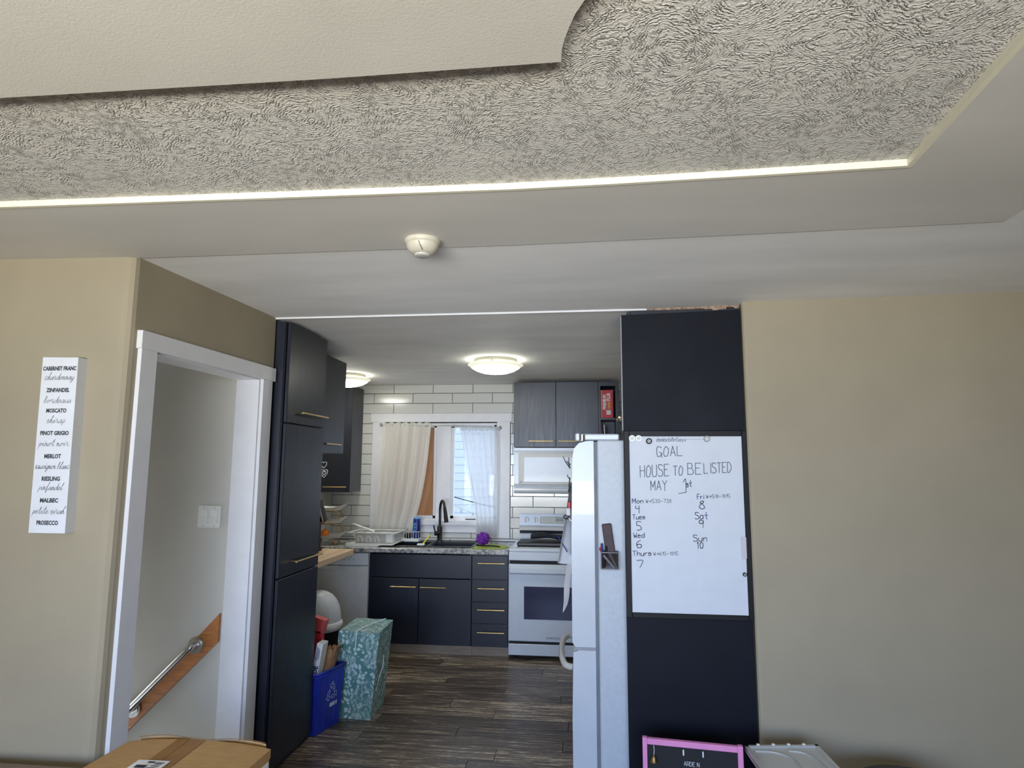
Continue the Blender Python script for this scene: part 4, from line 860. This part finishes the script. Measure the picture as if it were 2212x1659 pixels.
# ------------------------------------------------------------------ kitchen floor things
gb = thing('gift_box', 'tall box wrapped in teal floral paper on the kitchen floor', 'box', (-1.48, 4.36, 0))
def gbox():
    m = MB(); bo = [(-1.615, 4.205), (-1.362, 4.19), (-1.372, 4.50), (-1.62, 4.51)]; to = [(-1.600, 4.21), (-1.318, 4.185), (-1.338, 4.555), (-1.615, 4.575)]; n = 10
    def P(c, z): return lambda u, v: None
    def lerp4(q, u, v): return (Vector(q[0]).lerp(Vector(q[1]), u)).lerp(Vector(q[3]).lerp(Vector(q[2]), u), v)
    def side(i):
        def fn(u, v):
            a = Vector(bo[i]).lerp(Vector(bo[(i + 1) % 4]), u); b = Vector(to[i]).lerp(Vector(to[(i + 1) % 4]), u); p = a.lerp(b, v); w = min(u, 1 - u, v, 1 - v)
            d = .006 * mnoise.noise(Vector((p.x * 9, p.y * 9, v * 6))) * min(1, w * 6); n_ = (Vector(bo[(i + 1) % 4]) - Vector(bo[i])); n_ = Vector((n_.y, -n_.x)).normalized()
            return (p.x + n_.x * d, p.y + n_.y * d, .001 + v * (.535 + .004 * math.sin(u * 6)))
        return fn
    for i in range(4): m.grid(side(i), n, n, False)
    m.grid(lambda u, v: (*lerp4(to, u, v), .536 + .004 * math.sin((u if v in (0, 1) else u) * 6) + .006 * mnoise.noise(Vector((u * 5, v * 5, 0))) * min(1, 8 * min(u, v, 1 - u, 1 - v))), n, n, False)
    m.add([(*p, .001) for p in bo], [(3, 2, 1, 0)]); return m
obj('wrapped_carton', gbox(), WRAP, gb)
obj('string', MB().tube([(-1.478, 4.192, .405), (-1.474, 4.190, .47), (-1.470, 4.188, .545), (-1.455, 4.30, .5475), (-1.425, 4.42, .5475), (-1.39, 4.545, .545)], .004, 6), INKW, gb, label='white string over the top')
obj('string', MB().tube([(-1.330, 4.33, .36), (-1.336, 4.345, .29), (-1.350, 4.28, .20), (-1.352, 4.25, .16)], .0035, 6), INKW, gb)
rbn = thing('recycling_bin', 'blue recycling bin holding cartons and paper beside the gift box', 'bin', (-1.8, 4.02, 0))
BT = [(-2.06, 3.945), (-1.600, 3.905), (-1.535, 4.168), (-2.02, 4.178)]; BB = [(-2.02, 3.955), (-1.607, 3.918), (-1.555, 4.152), (-1.98, 4.168)]
def tub(bo, to, z0, z1_, th):
    m = MB(); ob = [Vector((*p, z0)) for p in bo]; ot = [Vector((*p, z1_)) for p in to]; ctr = sum(ot, Vector()) / 4
    def sh(p): d = Vector((ctr.x - p.x, ctr.y - p.y, 0)); return p + d.normalized() * th
    it = [sh(p) for p in ot]; ib = [sh(p) + VZ * th for p in ob]; vs = ob + ot + it + ib; F = [(3, 2, 1, 0), (12, 13, 14, 15)]
    for i in range(4):
        j = (i + 1) % 4; F += [(i, j, 4 + j, 4 + i), (4 + i, 4 + j, 8 + j, 8 + i), (8 + i, 8 + j, 12 + j, 12 + i)]
    return m.add(vs, F)
obj('tub', tub(BB, BT, .001, .352, .006), BLUEP, rbn)
obj('rim', MB().tube([Vector((*p, .350)) for p in BT], .010, 8, closed=True).tube([Vector((*p, .334)) + (Vector((*p, 0)) - Vector((-1.8, 4.03, 0))).normalized() * .002 for p in BT], .006, 8, closed=True), BLUEP, rbn)
# face frame for the printed mark on the long side seen from the room
f0 = Vector((-1.607, 3.918, 0)); f1 = Vector((-1.555, 4.152, 0)); g0 = Vector((-1.600, 3.905, .352)); g1 = Vector((-1.535, 4.168, .352))
def face(u, v): return (f0.lerp(f1, u)).lerp(g0.lerp(g1, u), v)
fu = (face(1, .5) - face(0, .5)); L_ = fu.length; fu.normalize(); fv = (face(.5, 1) - face(.5, 0)).normalized(); fnm = fu.cross(fv).normalized()
o0 = face(.56, .60) + fnm * .0015; m = MB()
for k in range(3):
    a = PI / 2 + k * 2 * PI / 3
    def rot(x, y): return Vector((x * math.cos(a) - y * math.sin(a), x * math.sin(a) + y * math.cos(a)))
    for st_ in ([(.012, -.030), (.040, -.022), (.046, -.004), (.062, -.008), (.046, .022), (.022, .010), (.034, .004), (.030, -.008), (.010, -.014), (.012, -.030)],):
        m.stroke([rot(*p) for p in st_], .0035, (o0, fu, fv))
obj('recycling_symbol', m, INKW, rbn); m = MB(); q = [face(.50, .36), face(.80, .36), face(.80, .425), face(.50, .425)]; m.add([p + fnm * .002 for p in q], [(0, 1, 2, 3)]); obj('label_strip', m, INKW, rbn)
for u in (.03, .27, .73, .95): obj('rib', MB().tube([face(u, .06) + fnm * .0, face(u, .92) + fnm * .0], .004, 6), BLUEP, rbn)
# cartons and paper in the bin
wc = thing('white_carton', 'white carton with blue print sticking out of the blue bin', 'carton', (-1.66, 3.96, .03)); m = MB()
m.m = Matrix.Translation((-1.702, 3.936, .06)) @ Matrix.Rotation(.15, 4, 'Y'); M_ = m.m.copy(); m.box(0, .040, 0, .085, 0, .475, r=.002); obj('carton', m, PAPER, wc)
ux = M_.to_3x3() @ VX; uz = M_.to_3x3() @ VZ
m = MB(); font_text(m, 'DE', .028, (M_ @ Vector((.034, -.0006, .295)), uz, -ux), bold=.002); l_ = obj('lettering', m, INKB, wc); l_['kind'] = 'stuff'
q = MB()
for za, zb2, xx in ((.375, .455, .008), (.37, .45, .016), (.385, .44, .024)): q.add([M_ @ Vector((xx, -.0006, za)), M_ @ Vector((xx + .004, -.0006, za)), M_ @ Vector((xx + .004, -.0006, zb2)), M_ @ Vector((xx, -.0006, zb2))], [(0, 1, 2, 3)])
l_ = obj('print_line', q, INKB, wc); l_['kind'] = 'stuff'
rc = thing('red_carton', 'red carton standing in the blue bin against the pantry', 'carton', (-1.72, 4.08, .03)); m = MB(); m.m = Matrix.Translation((-1.775, 4.05, .03)) @ Matrix.Rotation(.03, 4, 'Y'); m.box(0, .105, 0, .06, 0, .545, r=.003); obj('carton', m, CRED, rc)
m2 = MB(); m2.m = m.m @ Matrix.Translation((.03, 0, .547)) @ Matrix.Rotation(.25, 4, 'Y'); m2.box(0, .082, 0, .06, 0, .085, r=.001); obj('flap', m2, mat('pale_red_flap', (214, 84, 84), .5), rc)
m3 = MB(); m3.stroke([Vector(p) for p in ((.07, .46), (.085, .50), (.10, .47), (.107, .50))], .005, (m.m @ Vector((0, -.0006, 0)), m.m.to_3x3() @ VX, m.m.to_3x3() @ VZ)); obj('mark', m3, mat('dark_red_print', (120, 24, 30), .6), rc)
def bag(u, v):
    a = 2 * PI * u; r = 1 + .22 * mnoise.noise(Vector((math.cos(a) * 2.2, math.sin(a) * 2.2, v * 5))) + .10 * mnoise.noise(Vector((math.cos(a) * 7, math.sin(a) * 7, v * 12))); sq = 1 / max(abs(math.cos(a)), abs(math.sin(a))) ** .6
    return (-1.611 + .028 * r * sq * math.cos(a) * (1 + .9 * max(0, v - .6)) + .06 * max(0, v - .62) ** .9, 4.090 + .046 * r * sq * math.sin(a), .10 + .37 * v + .035 * mnoise.noise(Vector((math.cos(a) * 3, math.sin(a) * 3, 3))) * v)
m = MB().grid(bag, 36, 14, False); m.add([bag(i / 36, 0) for i in range(36)], [list(range(36))[::-1]]); tp = [Vector(bag(i / 36, 1)) for i in range(36)]; ct = sum(tp, Vector()) / 36 - VZ * .05; m.add(tp + [ct], [(i, (i + 1) % 36, 36) for i in range(36)]); obj('paper_bag', m, KRAFT, label='crumpled brown paper bag in the blue bin', cat='paper bag')
tc = thing('trash_can', 'black trash can with a white dome swing lid behind the blue bin', 'trash can', (-1.975, 4.77, 0)); tcx = (-1.975, 4.77)
obj('body', MB().lathe((*tcx, 0), [(.145, .001), (.15, .01), (.165, .40), (.165, .43)], 36), BLACKP, tc)
obj('collar', MB().lathe((*tcx, 0), [(.164, .405), (.178, .41), (.180, .45), (.172, .465), (.16, .468)], 36), PLASTW, tc)
LIDW = mat('white_bin_lid', (206, 209, 212), .4); obj('dome_lid', MB().lathe((*tcx, 0), [(.168, .46), (.166, .50), (.155, .56), (.132, .61), (.10, .648), (.06, .672), (.02, .682), (.001, .683)], 36), LIDW, tc)
obj('swing_flap', MB().grid(lambda u, v: (tcx[0] + .168 * math.sin(.55 + .75 * v) * math.cos(-1.2 - 1.6 * u) * .99, tcx[1] + .168 * math.sin(.55 + .75 * v) * math.sin(-1.2 - 1.6 * u) * .99, .462 + .224 * math.cos(.55 + .75 * v)), 12, 8), PLASTG, tc)

# ------------------------------------------------------------------ foreground
tb = thing('dining_table', 'glossy brown wooden dining table under the cardboard box', 'table', (-1.6, 1.3, 0))
def rrect(x0, x1, y0, y1, r, n=8): return [(cx2 + r * math.cos(a0 + PI / 2 * i / n), cy2 + r * math.sin(a0 + PI / 2 * i / n)) for cx2, cy2, a0 in ((x1 - r, y1 - r, 0), (x0 + r, y1 - r, PI / 2), (x0 + r, y0 + r, PI), (x1 - r, y0 + r, 1.5 * PI)) for i in range(n + 1)]
obj('tabletop', MB().prism(rrect(-2.9, -.80, .95, 2.165, .40), .545, .575), TABLE, tb)
obj('apron', MB().box(-2.6, -1.1, 1.10, 1.13, .46, .545).box(-2.6, -1.1, 1.98, 2.01, .46, .545).box(-2.6, -2.57, 1.13, 1.98, .46, .545).box(-1.13, -1.1, 1.13, 1.98, .46, .545), TABLE, tb)
for x in (-2.55, -1.15):
    for y in (1.15, 1.95): obj('leg', MB().cyl((x, y, .003), (x, y, .50), .028, 12, r1=.036), TABLE, tb)
bx = thing('cardboard_box', 'taped cardboard shipping box with a white label on the table', 'box', (-.91, 1.36, .575)); bz = .95; m = MB()
X0, X1, Y0, Y1 = -1.092, -.733, 1.17, 1.525
def btop(u, v): return (X0 + (X1 - X0) * u, Y0 + (Y1 - Y0) * v, bz + .006 * math.sin(PI * u) * (v ** 2) - .006 * abs(2 * u - 1) ** 4 * v)
m.grid(btop, 16, 12, False); m.box(X0 + .001, X1 - .001, Y0 + .001, Y1 - .001, .5755, bz - .010, r=.003); m.grid(lambda u, v: tuple(Vector(btop(u, 1)) - VZ * .02 * v), 16, 1, False); m.grid(lambda u, v: tuple(Vector(btop(1, u)) - VZ * .02 * v), 12, 1, False); m.grid(lambda u, v: tuple(Vector(btop(0, u)) - VZ * .02 * v), 12, 1, False); m.grid(lambda u, v: tuple(Vector(btop(u, 0)) - VZ * .02 * v), 16, 1, False)
obj('carton', m, CARDB, bx)
obj('rear_flap', MB().grid(lambda u, v: (X0 + .02 + (X1 - X0 - .04) * u, Y1 + .002 + .014 * v, bz + .004 + .007 * math.sin(PI * u) + .004 * math.sin(9 * u) - .006 * v * v), 16, 3, False).grid(lambda u, v: (X0 + .02 + (X1 - X0 - .04) * u, Y1 + .016, bz - .004 + .007 * math.sin(PI * u) + .004 * math.sin(9 * u) - .03 * v), 16, 1, False), CARDB, bx)
def tapef(x0, x1): return MB().grid(lambda u, v: tuple(Vector(btop((x0 + (x1 - x0) * u - X0) / (X1 - X0), v)) + VZ * .0012), 3, 12)
obj('tape', tapef(-.965, -.935), TAPE, bx); obj('tape', tapef(-.9335, -.895), TAPE, bx)
m = MB().grid(lambda u, v: tuple(Vector(btop((-.985 + .075 * u - X0) / (X1 - X0), (1.365 + .05 * v - Y0) / (Y1 - Y0))) + VZ * .0025), 3, 2); lbl = obj('label', m, PAPER, bx, label='white address label')
m = MB()
for (xa, xb, ya, yb2) in ((-.955, -.938, 1.40, 1.406), (-.935, -.915, 1.40, 1.403), (-.935, -.918, 1.394, 1.397), (-.97, -.945, 1.375, 1.388), (-.938, -.918, 1.385, 1.388), (-.94, -.92, 1.376, 1.379)): m.add([(xa, ya, bz + .0068), (xb, ya, bz + .0068), (xb, yb2, bz + .0068), (xa, yb2, bz + .0068)], [(0, 1, 2, 3)])
obj('print_line', m, INK, lbl)
obj('side_label', B(X1 - .001, X1 + .001, 1.36, 1.515, .76, .92), PAPER, bx); m = MB()
for i in range(11): m.box(X1 + .0008, X1 + .0016, 1.375 + i * .012, 1.375 + i * .012 + (.004, .007, .005)[i % 3], .80, .905)
obj('print_line', m, INK, bx)

ez = thing('toy_easel', 'pink framed black chalkboard easel in front of the navy panel', 'easel', (.45, 2.96, 0)); M_ = Matrix.Translation((.245, 2.985, 0)) @ Matrix.Rotation(-.114, 4, 'Z'); wd = .412
def em(): m = MB(); m.m = M_; return m
obj('post', em().box(0, .020, -.012, .012, .003, .452, r=.002), PINK, ez); obj('post', em().box(wd - .022, wd, -.012, .012, .003, .452, r=.002), PINK, ez)
obj('rail', em().box(.020, wd - .022, -.011, .011, .425, .449, r=.002), PINK, ez); obj('rail', em().box(.020, wd - .022, -.011, .011, .300, .322, r=.002), PINK, ez)
obj('board', em().box(.018, wd - .02, .002, .010, .10, .43), BOARD, ez)
for x in (.170, .250): obj('hook', em().box(x - .003, x + .003, -.014, -.009, .395, .418, r=.001), INKW, ez)
m = MB(); hand(m, 'ARDE N', (M_ @ Vector((.172, .0005, .350)), M_.to_3x3() @ VX, VZ), .062, .017, .0016, sm=False); obj('handwriting', m, INKW, ez)
bl = thing('bell', 'small brass bell hanging from the pink easel', 'bell', (.285, 2.96, .36)); c_ = M_ @ Vector((.047, -.016, .36)); obj('cup', MB().lathe(c_, [(.017, 0), (.014, .004), (.010, .016), (.007, .024), (.001, .027)], 20), BRONZE, bl); obj('string', MB().tube([c_ + VZ * .026, c_ + VZ * .048 + VX * .002, c_ + VZ * .066], .0015, 6), INKW, bl); obj('clapper', MB().sphere(c_ - VZ * .002, .005, 8, 6), BRONZE, bl)

tt = thing('storage_tote', 'grey plastic tote with a ribbed cloudy lid beside the easel', 'tote', (.85, 2.8, 0)); A = Vector((.666, 2.955)); Bp = Vector((.974, 2.998)); dx = (Bp - A).normalized(); dy = Vector((dx.y, -dx.x)); TL_ = (Bp - A).length
dy = Vector((.045, -.999)).normalized(); TZ = .445
def tp_(u, v, z): p = A + dx * u + dy * v; return (p.x, p.y, z)
def quad(m, u0, u1, v0, v1, z0, z1_): m.add([tp_(u, v, z) for u in (u0, u1) for v in (v0, v1) for z in (z0, z1_)], [(0, 1, 3, 2), (4, 6, 7, 5), (0, 4, 5, 1), (2, 3, 7, 6), (0, 2, 6, 4), (1, 5, 7, 3)])
m = MB(); quad(m, .02, TL_ - .02, .02, .46, .003, TZ - .012); obj('body', m, TINTG, tt)
m = MB(); quad(m, 0, TL_, 0, .48, TZ - .014, TZ - .004); obj('lid', m, LID, tt)
m = MB()
for a in ((0, TL_, 0, .014), (0, TL_, .466, .48), (0, .014, 0, .48), (TL_ - .014, TL_, 0, .48)): quad(m, *a, TZ - .02, TZ + .004)
obj('lid_rim', m, LID, tt)
for p in ([(.03, .045), (.10, .055), (.15, .10), (.165, .2), (.165, .42)], [(.17, .045), (.22, .06), (.25, .11), (.26, .2), (.26, .42)]): obj('lid_rib', MB().tube(smooth_line([Vector(tp_(u, v, TZ - .003)) for u, v in p], 5), .005, 8), LID, tt)
for i in range(4): m = MB(); quad(m, .05 + i * .065, .062 + i * .065, -.003, .006, TZ + .001, TZ + .009); obj('lid_tab', m, PLASTW, tt)
ot = thing('footstool', 'dark padded footstool top beside the storage tote', 'stool', (1.2, 2.75, 0)); obj('cushion', MB().lathe((1.22, 2.72, 0), [(.001, .428), (.12, .426), (.19, .419), (.205, .405), (.205, .37), (.19, .36)], 32), mat('black_vinyl', (22, 20, 21), .55), ot)
for a in (.8, 2.4, 3.9, 5.5): obj('leg', MB().cyl((1.22 + .15 * math.cos(a), 2.72 + .15 * math.sin(a), 0), (1.22 + .14 * math.cos(a), 2.72 + .14 * math.sin(a), .362), .015, 10), BLACKP, ot)
